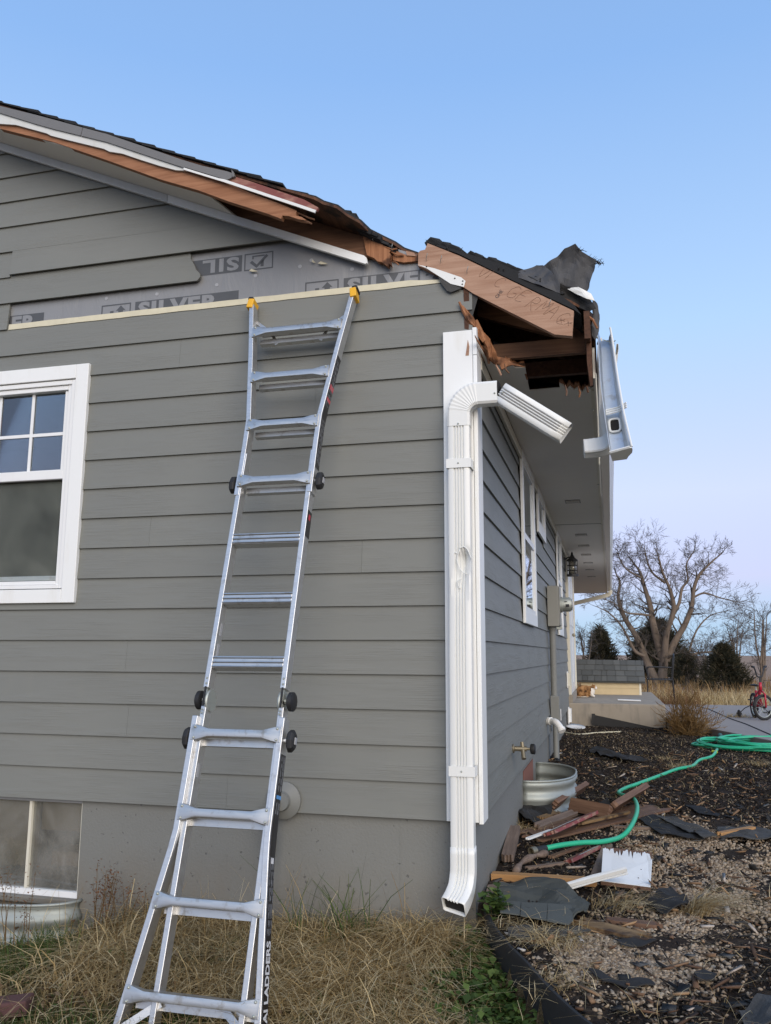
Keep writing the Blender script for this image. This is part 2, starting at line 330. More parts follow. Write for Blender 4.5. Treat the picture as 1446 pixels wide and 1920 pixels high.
n = N('ground_soil'); at_ = n.n('Attribute'); at_.attribute_name = 'zone'; sp = n.n('SeparateColor'); n.l(at_.outputs['Color'], sp.inputs[0])
fine = n.noise(n.pos((70, 70, 70)), 1, 4, .7); mid = n.noise(n.pos((9, 9, 9)), 1, 5, .65); big = n.noise(n.pos((.5, .5, .5)), 1, 5)
bed = n.mix(fine, (.012, .0095, .008), (.055, .042, .034)); bed = n.mix(n.ramp(mid, [(.52, (0, 0, 0)), (.7, (.7, .7, .7))]), bed, (.1, .075, .052))
lawn = n.mix(mid, (.05, .036, .02), (.16, .115, .06)); lawn = n.mix(n.ramp(fine, [(.5, (0, 0, 0)), (.65, (1, 1, 1))]), lawn, (.035, .045, .015))
field = n.mix(n.noise(n.pos((.06, .9, .5)), 1, 6, .7), (.24, .155, .11), (.42, .29, .21)); field = n.mix(n.math('MULTIPLY', n.noise(n.pos((6, 6, 6)), 1, 4), .5), field, (.3, .2, .12))
c = n.mix(sp.outputs[0], lawn, bed); c = n.mix(sp.outputs[1], c, field); n.col(c).rough(.95).spec(.1).bump(n.math('ADD', mid, fine), .8, .02); M['ground_soil'] = n.m
gm = mesh_of('ground', (gv, gf), M['ground_soil'], (0, 0, 0), True); ground = bpy.data.objects.new('ground', gm); link(ground); kind(ground, 'structure')
za = gm.color_attributes.new('zone', 'FLOAT_COLOR', 'POINT')
lw = is_lawn(gv[:, 0], gv[:, 1]); fld = np.clip((gv[:, 1]-10.5)/4, 0, 1); fld = np.maximum(fld, np.clip((np.abs(gv[:, 0])-9)/4, 0, 1))
za.data.foreach_set('color', np.stack([1.0-lw, fld, 0*fld, 0*fld+1], 1).astype(np.float32).ravel())

# porch slab, step and driveway
slab = part('porch_slab', G().bx(-.6, 1.42, 9.4, 13.9, -.6, .078), M['concrete'], bevel=.015); kind(slab, 'structure')
lw_ = part('low_step', G().bx(1.432, 1.95, 8.65, 9.9, -.5, -.1), M['concrete'], bevel=.012); kind(lw_, 'structure')
drv = part('driveway', G().prism([(1.93, 8.5, -.4), (2.47, 6.85, -.4), (9, 6.4, -.4), (14, 14.8, -.4), (1.435, 14.4, -.4), (1.435, 9.95, -.4), (1.93, 9.95, -.4)], (0, 0, .22)), M['drive_concrete'], bevel=.01); kind(drv, 'structure')
g = G(); pts = [at(x, y, 'z', -.176) for x, y in [(1300, 1322), (1330, 1330), (1368, 1347), (1400, 1358), (1446, 1378), (1520, 1400)]]
g.tube(pts, .009, 4); part('joint', g, M['deep_dark'], drv)

# ------------------------------------------------------------------ the house
m_ = .442
def kz(k, x): return k-m_*x
house = thing('house', 'grey lap-sided house with a storm-torn roof corner and white trim', 'house', (0, 0, -.5))
EXP = .178
LAP = .014
def yf(z, z0): return LAP*(z-z0)/EXP
def board(poly, z0, side=False, mat='siding_paint', tilt=0.0):
    """lap board: poly in (along, z)"""
    fr, bk = [], []
    for a, z in poly:
        y = yf(z, z0)-tilt
        fr.append((-y, a, z) if side else (a, y, z)); bk.append((-y-LAP*.95, a, z) if side else (a, y+LAP*.95, z))
    g = G(); k = len(poly)
    g.add(fr+bk, [tuple(range(k)), tuple(range(k, 2*k))[::-1]]+[(i, (i+1) % k, k+(i+1) % k, k+i) for i in range(k)])
    return part('siding_board', g, M[mat], house)
WIN = (-4.15, -2.45, 1.185, 2.47)          # gable window opening inside its casing
def course(k, x0, x1, joints=(), drop=()):
    z0 = EXP*(16-k); z1 = z0+.205
    cuts = [x0]+sorted(joints)+[x1]
    for i in range(len(cuts)-1):
        a, b = cuts[i]+(.0005 if i else 0), cuts[i+1]-(.0005 if i < len(cuts)-2 else 0)
        segs = [[(a, z0), (b, z0), (b, z1), (a, z1)]]
        if z0 < WIN[3] and z1 > WIN[2]:
            out = []
            if a < WIN[0]: out.append([(a, z0), (min(b, WIN[0]), z0), (min(b, WIN[0]), z1), (a, z1)])
            if b > WIN[1]: out.append([(max(a, WIN[1]), z0), (b, z0), (b, z1), (max(a, WIN[1]), z1)])
            if a < WIN[1] and b > WIN[0]:
                p, q = max(a, WIN[0]), min(b, WIN[1])
                if z0 < WIN[2]: out.append([(p, z0), (q, z0), (q, WIN[2]), (p, WIN[2])])
                if z1 > WIN[3]: out.append([(p, WIN[3]), (q, WIN[3]), (q, z1), (p, z1)])
            segs = out
        for s_ in segs:
            s_ = clip_poly(s_, m_, 1, 2.765); s_ = clip_poly(s_, -m_, 1, 2.765+10*m_)
            if len(s_) > 2: board(s_, z0)
JN = {16: [-1.36], 14: [-1.98, -6], 12: [-2.01], 15: [-5], 2: [-1.76], 5: [-6.2], 8: [-1.9], 10: [-4.9], 9: [-.62], 7: [-5.6], 4: [-.9], 13: [-3.6], 6: [-3.0], 11: [-5.3], 3: [-5.9]}
XR = -.004
for k in range(1, 17): course(k, -10, XR, JN.get(k, ()))
z0 = EXP*15                                  # bare lap edge of the top surviving board
g = G(); tx = np.linspace(-2.985, -.13, 40); top = [(x, .0135, 2.884+.004*hnoise(x, 0, 9)-(.022 if x > -.36 else 0)*((x+.36)/.23)) for x in tx]; bot = [(x, .0115, 2.847+.003*hnoise(x, 3, 7)) for x in tx[::-1]]
g.prism(top+bot, (0, -.0025, 0)); part('bare_edge', g, M['bare_fibre'], house)
course(0, -10, -2.992)
def cut_board(z0, x0, pts_right, mat='siding_paint', tilt=0., dz=0.):
    s_ = [(x0, z0+dz)]+[(x, z+dz) for x, z in pts_right]+[(x0, z0+.2+dz)]
    s_ = clip_poly(s_, m_, 1, 2.765); s_ = clip_poly(s_, -m_, 1, 2.765+10*m_); return board(s_, z0+dz, tilt=tilt, mat=mat)
cut_board(3.026, -10, [(-1.665, 3.026), (-1.645, 3.05), (-1.652, 3.075), (-1.678, 3.1), (-1.69, 3.13), (-1.72, 3.18), (-1.725, 3.226)], tilt=.002)
cut_board(3.204, -10, [(-3.0, 3.204), (-3.0, 3.404)])
cut_board(3.204, -2.995, [(-1.0, 3.204), (-1.0, 3.4)], tilt=.012, dz=.012)
for k in range(-3, -25, -1): course(k, -10, 0, [(-1.9-((k*37) % 50)/10.)] if k < -4 else [])
# sheathing with the printed wrap
g = G()
def gable_piece(x0, x1, za_, zb_):
    s_ = [(x0, za_), (x1, za_), (x1, zb_), (x0, zb_)]; s_ = clip_poly(s_, m_, 1, 2.9); s_ = clip_poly(s_, -m_, 1, 2.9+10*m_)
    if len(s_) > 2: g.prism([(a, .032, z) for a, z in s_], (0, .012, 0))
gable_piece(WIN[1], -.006, -.02, 9); gable_piece(-10, WIN[1], WIN[3], 9); gable_piece(-10, WIN[1], -.02, WIN[2])
wrap = part('house_wrap', g, M['house_wrap'], house)
# printing on the wrap
g = G(); YW = .031
def rect(g, x0, x1, z0, z1, y=YW): g.add([(x0, y, z0), (x1, y, z0), (x1, y, z1), (x0, y, z1)], [(0, 1, 2, 3)])
def frame(g, x0, x1, z0, z1, t, y=YW): rect(g, x0, x1, z0, z0+t, y); rect(g, x0, x1, z1-t, z1, y); rect(g, x0, x0+t, z0+t, z1-t, y); rect(g, x1-t, x1, z0+t, z1-t, y)
def poly2(g, pts, y=YW): g.add([(x, y, z) for x, z in pts], [tuple(range(len(pts)))])
def logo(g, x0, x1, z0, z1, flip):
    frame(g, x0, x1, z0, z1, .008); w, h = x1-x0, z1-z0
    f = (lambda u, v: (x0+u*w, z0+v*h)) if not flip else (lambda u, v: (x1-u*w, z1-v*h))
    poly2(g, [f(.3, .12), f(.42, .12), f(.42, .62), f(.3, .62)]); poly2(g, [f(.5, .6), f(.66, .9), f(.82, .6)]); poly2(g, [f(.58, .18), f(.74, .18), f(.74, .6), f(.58, .6)])
    poly2(g, [f(.3, .12), f(.36, .02+.1), f(.74, .3), f(.74, .18), f(.42, .12)])
rect(g, -1.735, -1.39, 3.068, 3.172); 
part('printed_block', g, M['wrap_ink'], wrap); g = G(); frame(g, -1.375, -1.19, 3.066, 3.175, .008)
poly2(g, [(-1.34, 3.115), (-1.325, 3.128), (-1.295, 3.1), (-1.235, 3.16), (-1.222, 3.148), (-1.295, 3.078)]); poly2(g, [(-1.27, 3.085), (-1.25, 3.085), (-1.25, 3.128), (-1.27, 3.108)]); rect(g, -1.325, -1.245, 3.15, 3.158); rect(g, -1.325, -1.315, 3.136, 3.15)
part('printed_logo', g, M['wrap_ink'], wrap)
for x0 in (-2.33, -.985):
    g = G(); logo(g, x0, x0+.205, 2.838, 2.95, False); part('printed_logo', g, M['wrap_ink'], wrap); g = G(); rect(g, x0+.235, x0+.925, 2.838, 2.95); part('printed_block', g, M['wrap_ink'], wrap)
g = G(); rect(g, -3.6, -2.745, 2.838, 2.95); part('printed_block', g, M['wrap_ink'], wrap)
YT = .030
g = text_geo('SIL', .112, (-1.41, YT, 3.161), (-1, 0, 0), (0, 0, -1), wide=1.55, space=1.15, bold=.004); part('lettering', g, M['house_wrap'], wrap)
for x0 in (-2.33, -.985):
    g = text_geo('SILVER', .125, (x0+.26, YT, 2.852), (1, 0, 0), (0, 0, 1), wide=1.32, space=1.1, bold=.006); part('lettering', g, M['house_wrap'], wrap)
g = text_geo('ER', .125, (-2.985, YT, 2.852), (1, 0, 0), (0, 0, 1), wide=1.2, space=1.05, bold=.006); part('lettering', g, M['house_wrap'], wrap)
for x, z in [(-1.55, 3.0), (-1.02, 3.055), (-1.95, 2.985), (-2.3, 2.995), (-1.3, 3.03), (-.95, 3.085), (-.7, 3.0)]:
    g = G().lathe([(.011, 0), (.011, -.002)], (x, .0318, z), (0, 1, 0), 12); part('cap_nail', g, M['print_grey'], wrap)
for px, py, w in [(605, 493, .03), (475, 507, .028), (588, 490, .012)]:
    c = at(px, py, 'y', .012); g = G().prism([(c[0]-w, .014, c[2]+.002), (c[0]-w*.4, .012, c[2]+.012), (c[0]+w*.2, .008, c[2]+.004), (c[0]+w, .012, c[2]-.008), (c[0]-w*.3, .014, c[2]-.006)], (0, .004, 0)); part('wrap_scrap', g, M['bare_fibre'], wrap)

# side wall boards
SW = [(2.36, 3.47, 1.06, 2.45), (3.9, 4.86, 1.995, 2.45), (6.95, 7.95, 1.07, 2.47)]
for k in range(2, 17):
    z0 = EXP*(16-k); z1 = min(z0+.205, 2.6)
    js = {3: 5.1, 6: 1.7, 8: 6.2, 10: 4.9, 12: 2.9, 14: 6.0, 15: 3.7, 16: 1.9}.get(k)
    for a, b in ([(.13, js-.001), (js+.001, 9.42)] if js else [(.13, 9.42)])+[(11.75, 12.3)]:
        segs = [(a, b)]
        for w in SW:
            if z0 < w[3]-.05 and z1 > w[2]+.05+.2*0 and z0 > w[2]-.12:
                segs = [t for s_ in segs for t in ((s_[0], min(s_[1], w[0]+.03)), (max(s_[0], w[1]-.03), s_[1])) if t[1]-t[0] > .02]
        for s_ in segs: board([(s_[0], z0), (s_[1], z0), (s_[1], z1), (s_[0], z1)], z0, side=True)
part('wall_sheathing', G().bx(-.045, -.032, .046, 12.3, -.02, 2.89), M['sheath_wood'], house)
part('end_wall', G().bx(-3.2, -.036, 12.29, 12.32, -.6, 2.44), M['siding_paint'], house)
part('recessed_wall', G().bx(-1.3, -1.25, 12.33, 18.7, -.6, 2.44), M['siding_paint'], house)
# foundation
g = G(); g.bx(-2.25, -.03, .03, .25, -1.1, -.001); g.bx(-4.45, -2.25, .03, .25, -1.1, -.53); g.bx(-10, -4.45, .03, .25, -1.1, -.001); g.bx(-.25, -.03, .25, 12.3, -1.1, -.001)
part('foundation', g, M['foundation_paint'], house)
part('form_line', G().bx(-.412, -.408, .0285, .0305, -.9, -.004), M['foundation_paint'], house); part('form_line', G().bx(-1.635, -1.63, .0285, .0305, -.9, -.004), M['foundation_paint'], house)
# corner boards
part('corner_board', G().bx(-.163, -.002, -.022, .02, .002, 2.545), M['white_trim'], house, bevel=.003)
part('corner_board', G().bx(.0, .022, -.026, .135, -.004, 2.4), M['white_trim'], house, bevel=.003)
g = G(); g.prism([(.0, -.027, 2.402), (.0, -.027, 2.555), (.0, .02, 2.56), (.0, .08, 2.52), (.0, .135, 2.50), (.0, .135, 2.402)], (.022, 0, 0)); part('corner_board', g, M['white_trim'], house)
c = at(877, 660, 'y', -.023); g = G().prism([(c[0]-.012, -.0235, c[2]-.02), (c[0]+.006, -.0235, c[2]-.02), (c[0]+.01, -.0235, c[2]+.03), (c[0]+.002, -.0235, c[2]+.07), (c[0]-.004, -.0235, c[2]+.03)], (0, .002, 0)); part('paint_chip', g, M['fresh_wood'], house)
# side frieze under the soffit
part('frieze_board', G().bx(.002, .024, .14, 9.45, 2.372, 2.446), M['cream_trim'], house, bevel=.002)
part('frieze_board', G().bx(.002, .024, 11.75, 12.3, 2.372, 2.446), M['cream_trim'], house, bevel=.002)

# gable window (double hung, six-pane upper sash)
x0, x1, z0, z1 = WIN
win = part('window', G().bx(x0-.09, x1+.001, -.018, .012, 2.475, 2.563), M['white_trim'], house, bevel=.003)
win.data.transform(Matrix.Translation((0, 0, 0)))
def wpart(nm, *b, mat='white_vinyl', bev=.003): return part(nm, G().bx(*b), M[mat], win, bevel=bev)
wpart('casing', x1+.002, x1+.09, -.018, .012, 1.105, 2.563, mat='white_trim'); wpart('casing', x0-.09, x0-.002, -.018, .012, 1.105, 2.474, mat='white_trim'); wpart('casing', x0-.001, x1+.001, -.018, .012, 1.105, 1.185, mat='white_trim')
for a, b, d in ((.0, .028, -.008), (.03, .058, .004)):
    wpart('frame', x1-b, x1-a, d, .06, 1.19, 2.47); wpart('frame', x0+a, x0+b, d, .06, 1.19, 2.47); wpart('frame', x0+b+.001, x1-b-.001, d, .06, 2.47-b, 2.47-a); wpart('frame', x0+b+.001, x1-b-.001, d, .06, 1.19+a*.8, 1.19+b*.8)
zm = 1.885
wpart('meeting_rail', x0+.06, x1-.06, .008, .05, zm-.03, zm+.028); wpart('meeting_rail', x0+.06, x1-.06, .0, .05, zm-.038, zm-.031, mat='grey_metal')
wpart('sash', x1-.088, x1-.059, .018, .05, zm+.03, 2.41); wpart('sash', x0+.06, x0+.085, .02, .05, zm+.03, 2.41)
wpart('screen_rail', x0+.06, x1-.06, .02, .04, 1.24, 1.268, mat='galvanised')
for x in [x1-.088-.24*(q+1) for q in range(6)]: wpart('muntin', x-.0095, x+.0095, .036, .042, zm+.03, 2.41, bev=0)
wpart('muntin', x0+.06, x1-.088, .0365, .0425, 2.135, 2.155, bev=0)
wpart('pane', x0+.05, x1-.05, .044, .046, zm+.02, 2.42, mat='pane_glass', bev=0); wpart('pane', x0+.05, x1-.05, .05, .052, 1.22, zm, mat='pane_glass', bev=0)
wpart('insect_screen', x0+.05, x1-.05, .03, .031, 1.26, zm-.02, mat='insect_screen', bev=0)
g = G(); g.bx(x0-.2, x1+.2, 1.6, 1.62, .9, 2.5); g.bx(x0-.22, x0-.2, .04, 1.6, .9, 2.5); g.bx(x1+.2, x1+.22, .04, 1.6, .9, 2.5); g.bx(x0-.2, x1+.2, .04, 1.6, .88, .9); g.bx(x0-.2, x1+.2, .04, 1.6, 2.5, 2.52)
part('room', g, M['room_dark'], win)
g = G()
for i in range(60): xx = x0+.05+i*(x1-x0-.1)/60; g.bx(xx, xx+.03, .1+.015*math.sin(i*1.3), .104+.015*math.sin(i*1.3), 1.2, 2.45)
pass
# basement window
bw = part('basement_window', G().bx(-4.45, -2.25, .042, .09, -.53, -.495), M['white_vinyl'], house)
for b in ((-2.262, -2.25, .043, .09, -.494, -.001), (-2.605, -2.588, .045, .09, -.494, -.001), (-3.4, -3.38, .045, .09, -.494, -.001), (-4.45, -2.263, .043, .09, -.012, -.001)): part('frame', G().bx(*b), M['cream_trim'], bw)
part('sill', G().bx(-4.45, -2.25, .0, .041, -.56, -.525), M['foundation_paint'], bw, bevel=.006)
part('pane', G().bx(-4.4, -2.26, .062, .065, -.495, -.01), M['dusty_glass'], bw)
part('blind', G().bx(-2.6, -2.26, .16, .17, -.2, -.0), M['tan_wall'], bw); part('blind', G().bx(-4.4, -2.62, .16, .17, -.5, -.0), M['tan_wall'], bw)
g = G(); g.bx(-4.5, -2.2, 1.3, 1.32, -1.2, 0); g.bx(-2.22, -2.2, .17, 1.3, -1.2, 0); g.bx(-4.5, -2.2, .17, 1.3, -1.22, -1.2); g.bx(-4.5, -2.2, .26, 1.3, -.0, .02); part('room', g, M['room_dark'], bw)
part('cardboard_box', G().bx(-2.56, -2.3, .22, .4, -.5, -.33), M['cardboard'], bw)

# side windows
def side_window(y0, y1, z0, z1, hung=True):
    w = part('window', G().bx(.003, .026, y0, y1, z1-.07, z1), M['white_trim'], house, bevel=.003); t = .09
    for b in ((.003, .0255, y0, y0+t, z0, z1-.071), (.003, .0255, y1-t, y1, z0, z1-.071), (.003, .0255, y0+t+.001, y1-t-.001, z0, z0+.1)): part('casing', G().bx(*b), M['white_trim'], w, bevel=.003)
    a, b, c, d = y0+t+.001, y1-t-.001, z0+.101, z1-.071
    for q in ((a, a+.03, c, d), (b-.03, b, c, d), (a+.031, b-.031, c, c+.035), (a+.031, b-.031, d-.03, d)): part('frame', G().bx(.002, .02, *q), M['white_vinyl'], w)
    if hung: zm = (c+d)/2; part('meeting_rail', G().bx(.002, .019, a+.031, b-.031, zm-.025, zm+.025), M['white_vinyl'], w)
    part('pane', G().bx(.004, .008, a+.03, b-.03, c+.03, d-.03), M['pane_glass'], w); part('backing', G().bx(-.012, .001, a+.02, b-.02, c+.02, d-.02), M['room_dark'], w)
for w, hg in zip(SW, (True, False, True)): side_window(*w, hg)
# front door
dr = part('door', G().bx(-.02, .012, 9.62, 11.58, .2, 2.25), M['white_vinyl'], house)
for b in ((-.02, .035, 9.45, 9.6, .2, 2.4), (-.02, .035, 11.6, 11.73, .2, 2.4), (-.02, .035, 9.601, 11.599, 2.26, 2.4)): part('casing', G().bx(*b), M['cream_trim'], dr, bevel=.004)
for a in (9.75, 10.75): part('panel', G().bx(.013, .02, a, a+.7, 1.3, 2.1), M['white_trim'], dr, bevel=.004); part('panel', G().bx(.013, .02, a, a+.7, .35, 1.15), M['white_trim'], dr, bevel=.004)
part('threshold', G().bx(-.02, .05, 9.44, 11.75, .079, .2), M['concrete'], dr)
part('handle', G().ball((.05, 10.6, 1.15), .03, 8, 6), M['brass'], dr)
# eave: soffit with torn near edge
edge = [(893, 640), (905, 660), (912, 672), (922, 676), (930, 688), (936, 681), (941, 697), (947, 684), (958, 682), (966, 690), (985, 690), (993, 733), (1050, 728), (1049, 719), (1057, 723), (1062, 732), (1069, 724), (1077, 731), (1084, 726), (1092, 735), (1098, 728), (1112, 727)]
ep = [at(x, y, 'z', 2.448) for x, y in edge]
poly = [(max(p[0], .001), p[1]) for p in ep]+[(.62, ep[-1][1]), (.62, 19.0), (-1.24, 19.0), (-1.24, 12.33), (.001, 12.33)]
sof = part('soffit', G().prism([(x, y, 2.448) for x, y in poly], (0, 0, .008)), M['soffit_paint'], house)
ply = [(p[0]+.0, p[1]+.0) for p in ep]
g = G(); top = []                            # torn plywood behind the paint line
for i in range(len(ep)-1):
    for t in (0, .33, .66):
        q = ep[i]*(1-t)+ep[i+1]*t; skip = 985 < edge[i][0]*(1-t)+edge[i+1][0]*t < 1049
        if not skip: top.append((q[0], q[1]+.015, q[1]-(.03+.06*random.random())))
for i in range(len(top)-1):
    a, b = top[i], top[i+1]
    if b[0]-a[0] > .12: continue
    g.hexa([(a[0], a[2], 2.4565), (b[0], b[2], 2.4565), (b[0], b[1], 2.4565), (a[0], a[1], 2.4565), (a[0], a[2], 2.468), (b[0], b[2], 2.468), (b[0], b[1], 2.468), (a[0], a[1], 2.468)])
part('torn_plywood', g, M['split_wood'], house)
for y in (4.85, 7.5, 8.7, 9.9, 11.2, 12.5, 14):
    v = part('soffit_vent', G().bx(.24, .4, y-.1, y+.1, 2.442, 2.4475), M['grey_metal'], house)
    for j in range(5): part('louvre', G().bx(.25, .39, y-.085+j*.038, y-.07+j*.038, 2.438, 2.4415), M['soffit_paint'], v)
part('soffit_joint', G().bx(.03, .6, 6.5, 6.512, 2.445, 2.4478), M['deep_dark'], house)
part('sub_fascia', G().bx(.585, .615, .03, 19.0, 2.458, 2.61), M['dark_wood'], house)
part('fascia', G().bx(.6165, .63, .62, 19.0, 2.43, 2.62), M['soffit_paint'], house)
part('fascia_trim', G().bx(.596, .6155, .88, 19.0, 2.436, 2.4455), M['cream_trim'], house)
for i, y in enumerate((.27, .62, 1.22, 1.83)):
    part('lookout', G().bx(.0, .584, y, y+.038, 2.47, 2.56), M['aged_shaded_wood' if i == 0 else 'dark_wood'], house)  # wood toned down to carry the shade inside the torn eave
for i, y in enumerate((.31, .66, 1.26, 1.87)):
    part('rafter', G().prism([(-.02, y, kz(2.9, -.02)), (.58, y, kz(2.9, .58)), (.58, y, kz(2.76, .58)+.03), (-.02, y, kz(2.75, -.02))], (0, .038, 0)), M['aged_shaded_wood' if i == 0 else 'dark_wood'], house)
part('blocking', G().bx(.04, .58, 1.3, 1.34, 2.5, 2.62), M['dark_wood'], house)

# roof deck
RK = 2.905
dxy = [(-6, -.3), (-.82, -.3), (-.78, -.27), (-.7, -.27), (-.655, -.2), (-.6, -.16), (-.57, -.07), (-.5, -.03), (-.44, .0), (-.4, .05), (-.3, .06), (-.2, .045), (.0, .045), (.2, .05), (.4, .04), (.52, .06), (.6, .12), (.64, .2), (.64, 19.3), (-6, 19.3)]
roof = part('roof', G().prism([(x, y, kz(RK, x)) for x, y in dxy], (0, 0, .016)), M['sheath_wood'], house)
apex = -6; rz = kz(RK, apex)
part('roof_slope', G().prism([(-6.001, -.3, rz), (-6.001, 19.3, rz), (-12.6, 19.3, rz-6.6*m_), (-12.6, -.3, rz-6.6*m_)], (0, 0, .03)), M['asphalt_shingle'], roof)
shg = None
ns = int(5.6/.135)
for i in range(ns):                          # shingle courses: each overlaps the one below it
    xe = -.62-.02*(i == 0)-i*.135
    y0 = -.325+.008*random.random() if xe < -.95 else (-.325+(xe+.95)*.9)
    t = .008+.005*random.random()
    a, b = xe+.02+.01*random.random(), xe-.19
    zk = RK+.0165
    L = 1.0 if i > 3 else .6
    g = G().hexa([(b, y0, kz(zk, b)), (a, y0, kz(zk, a)+.008), (a, y0+L, kz(zk, a)+.008), (b, y0+L, kz(zk, b)), (b, y0, kz(zk, b)+.005), (a, y0, kz(zk, a)+.008+t+.006*random.random()), (a, y0+L, kz(zk, a)+.012+t), (b, y0+L, kz(zk, b)+.005)])
    part('shingle', g, M['asphalt_shingle'], roof)
part('shingle_field', G().prism([(x, y+(.7 if x < -.9 else .03), kz(RK+.018, x)) for x, y in dxy], (0, 0, .02)), M['asphalt_shingle'], roof)
# fascia, drip metal and exposed rake wood
def rpoly(name, pts, y, th, mat, extra=(), parent=None):
    P = [tuple(at(px, py, 'y', y)) for px, py in pts]; P = list(extra)+P if extra else P
    return part(name, G().prism(P, (0, th, 0)), M[mat], parent or house)
L = -6
rpoly('rake_fascia', [(350, 320), (330, 319), (300, 311), (262, 299), (230, 288), (205, 284), (195, 279), (130, 263), (95, 254), (88, 250), (30, 234), (0, 232)][::-1]+[(352, 316), (300, 299), (200, 265.5), (100, 241), (0, 211)], -.312, .014, 'old_fascia', extra=[(L, -.312, kz(2.862, L)), (L, -.312, kz(2.772, L))])
rpoly('rake_edge_metal', [(0, 211.5), (70, 233), (100, 241.5), (151, 254), (155, 239), (100, 224), (70, 216), (0, 198.5)], -.322, .012, 'grey_metal', extra=[(L, -.322, kz(2.925, L)), (L, -.322, kz(2.862, L))])
rpoly('rake_edge_metal', [(152, 254.3), (200, 266), (300, 299.5), (340, 312.5), (380, 325), (410, 334), (426, 337), (434, 333), (437, 325), (425, 321), (380, 311), (340, 299), (300, 285), (200, 251), (156, 239.2)], -.322, .012, 'grey_metal')
g = G(); P = [at(x, y, 'y', -.318) for x, y in [(345, 316), (420, 339), (500, 366), (560, 386), (592, 397)]]; g.rect_tube(P, [(0, 0, 1)]*5, .008, .016); part('drip_edge', g, M['white_metal'], house)
g = G(); P = [at(x, y, 'y', -.326) for x, y in [(434, 318), (438, 322), (440, 330), (436, 332)]]; g.prism(P, (0, .02, 0)); part('bent_flashing', g, M['grey_metal'], house)
rpoly('deck_edge', [(400, 327), (430, 339), (500, 363), (560, 384), (594, 395), (597, 389), (570, 374), (520, 357), (470, 340), (441, 331), (425, 330)], -.306, .02, 'red_deck')
rpoly('rake_board', [(0, 236), (0, 241), (100, 266), (200, 300), (300, 336), (373, 357), (430, 378), (500, 400), (527, 410), (530, 404), (542, 405), (560, 411), (575, 413), (566, 407), (555, 404), (556, 395), (520, 380), (470, 362), (400, 332), (340, 312), (200, 270), (100, 246)], -.296, .04, 'rake_wood', extra=[(L, -.296, kz(2.77, L)), (L, -.296, kz(2.8, L))][::-1])
g = G().prism([(x, y, kz(2.775, x)) for x, y in [(-6, -.285), (-2.6, -.287), (-1.9, -.289), (-1.545, -.285), (-1.5, -.2), (-1.46, -.12), (-1.42, -.001), (-6, -.001)]], (0, 0, .009)); part('rake_soffit', g, M['soffit_paint'], house)
part('frieze_board', G().prism([(-6, -.026, kz(2.72, -6)), (-1.88, -.026, kz(2.72, -1.88)), (-1.88, -.026, kz(2.774, -1.88)), (-6, -.026, kz(2.774, -6))], (0, .025, 0)), M['shaded_frieze'], house, bevel=.002)  # duller tone paints in the shade of the rake soffit overhead
part('frieze_board', G().prism([(-1.877, -.026, kz(2.72, -1.877)), (-.605, -.03, kz(2.725, -.605)), (-.592, -.03, kz(2.735, -.592)), (-.598, -.03, kz(2.765, -.6)), (-.612, -.03, kz(2.774, -.612)), (-1.877, -.026, kz(2.774, -1.877))], (0, .025, 0)), M['white_trim'], house, bevel=.002)
part('gable_rafter', G().prism([(-6, .0, kz(2.765, -6)), (-.62, .0, kz(2.77, -.62)), (-.5, 0, kz(2.82, -.5)), (-.52, 0, kz(2.86, -.52)), (-.47, 0, kz(2.9, -.47)), (-6, .0, kz(2.9, -6))], (0, .03, 0)), M['aged_shaded_wood'], house)
rpoly('broken_rafter_end', [(680, 441), (688, 478), (695, 481), (702, 484), (708, 490), (716, 491), (722, 496), (728, 500), (729, 494), (734, 498), (731, 486), (734, 478), (730, 473), (733, 470), (722, 462), (712, 455), (700, 449), (690, 445)], -.02, .035, 'split_wood')
for pts, mt in [([(736, 474), (760, 480), (786, 478), (786, 489), (757, 492), (737, 488)], 'split_wood'), ([(761, 470), (777, 474), (779, 480), (763, 479)], 'fresh_wood'), ([(735, 466), (742, 470), (762, 478), (770, 486), (750, 483), (736, 476)], 'rake_wood')]: rpoly('splintered_block', pts, .0+.01*random.random(), .05, mt)
raf = rpoly('rafter_tail', [(784, 498), (784.5, 474), (788, 470), (797, 468), (802, 456), (860, 479), (1076, 583), (1073, 630), (1040, 627), (887, 550), (872, 540), (840, 524)], -.006, .038, 'fresh_wood')
# carpenter's pencil on the rafter tail
d0 = at(878, 505, 'y', -.0075); d1 = at(1060, 598, 'y', -.0075); ud = unit(d1-d0); vd = unit(np.cross(V(0, -1, 0), ud)*1.0); vd = vd if vd[2] > 0 else -vd
STK = {'V': [[(0, 1), (.3, 0), (.65, 1.05)]], 'I': [[(.1, 1), (.02, 0)]], 'C': [[(.6, .85), (.35, 1), (.08, .7), (.05, .3), (.3, 0), (.65, .12)]], 'G': [[(.62, .9), (.3, 1), (.05, .55), (.2, .02), (.6, .1), (.6, .45), (.35, .42)]], 'E': [[(.55, 1), (.1, .95), (.03, 0), (.5, .05)], [(.06, .5), (.42, .55)]], 'R': [[(.0, 0), (.12, 1), (.5, .9), (.45, .55), (.1, .5), (.6, -.1)]], 'M': [[(.0, 0), (.12, 1), (.32, .3), (.6, 1.05), (.66, 0)]], 'A': [[(.0, 0), (.35, 1.05), (.6, -.05)], [(.12, .4), (.52, .45)]], 'x': [[(0, .5), (.5, 0)], [(.5, .55), (0, -.05)], [(.1, .3), (.6, .35)]]}
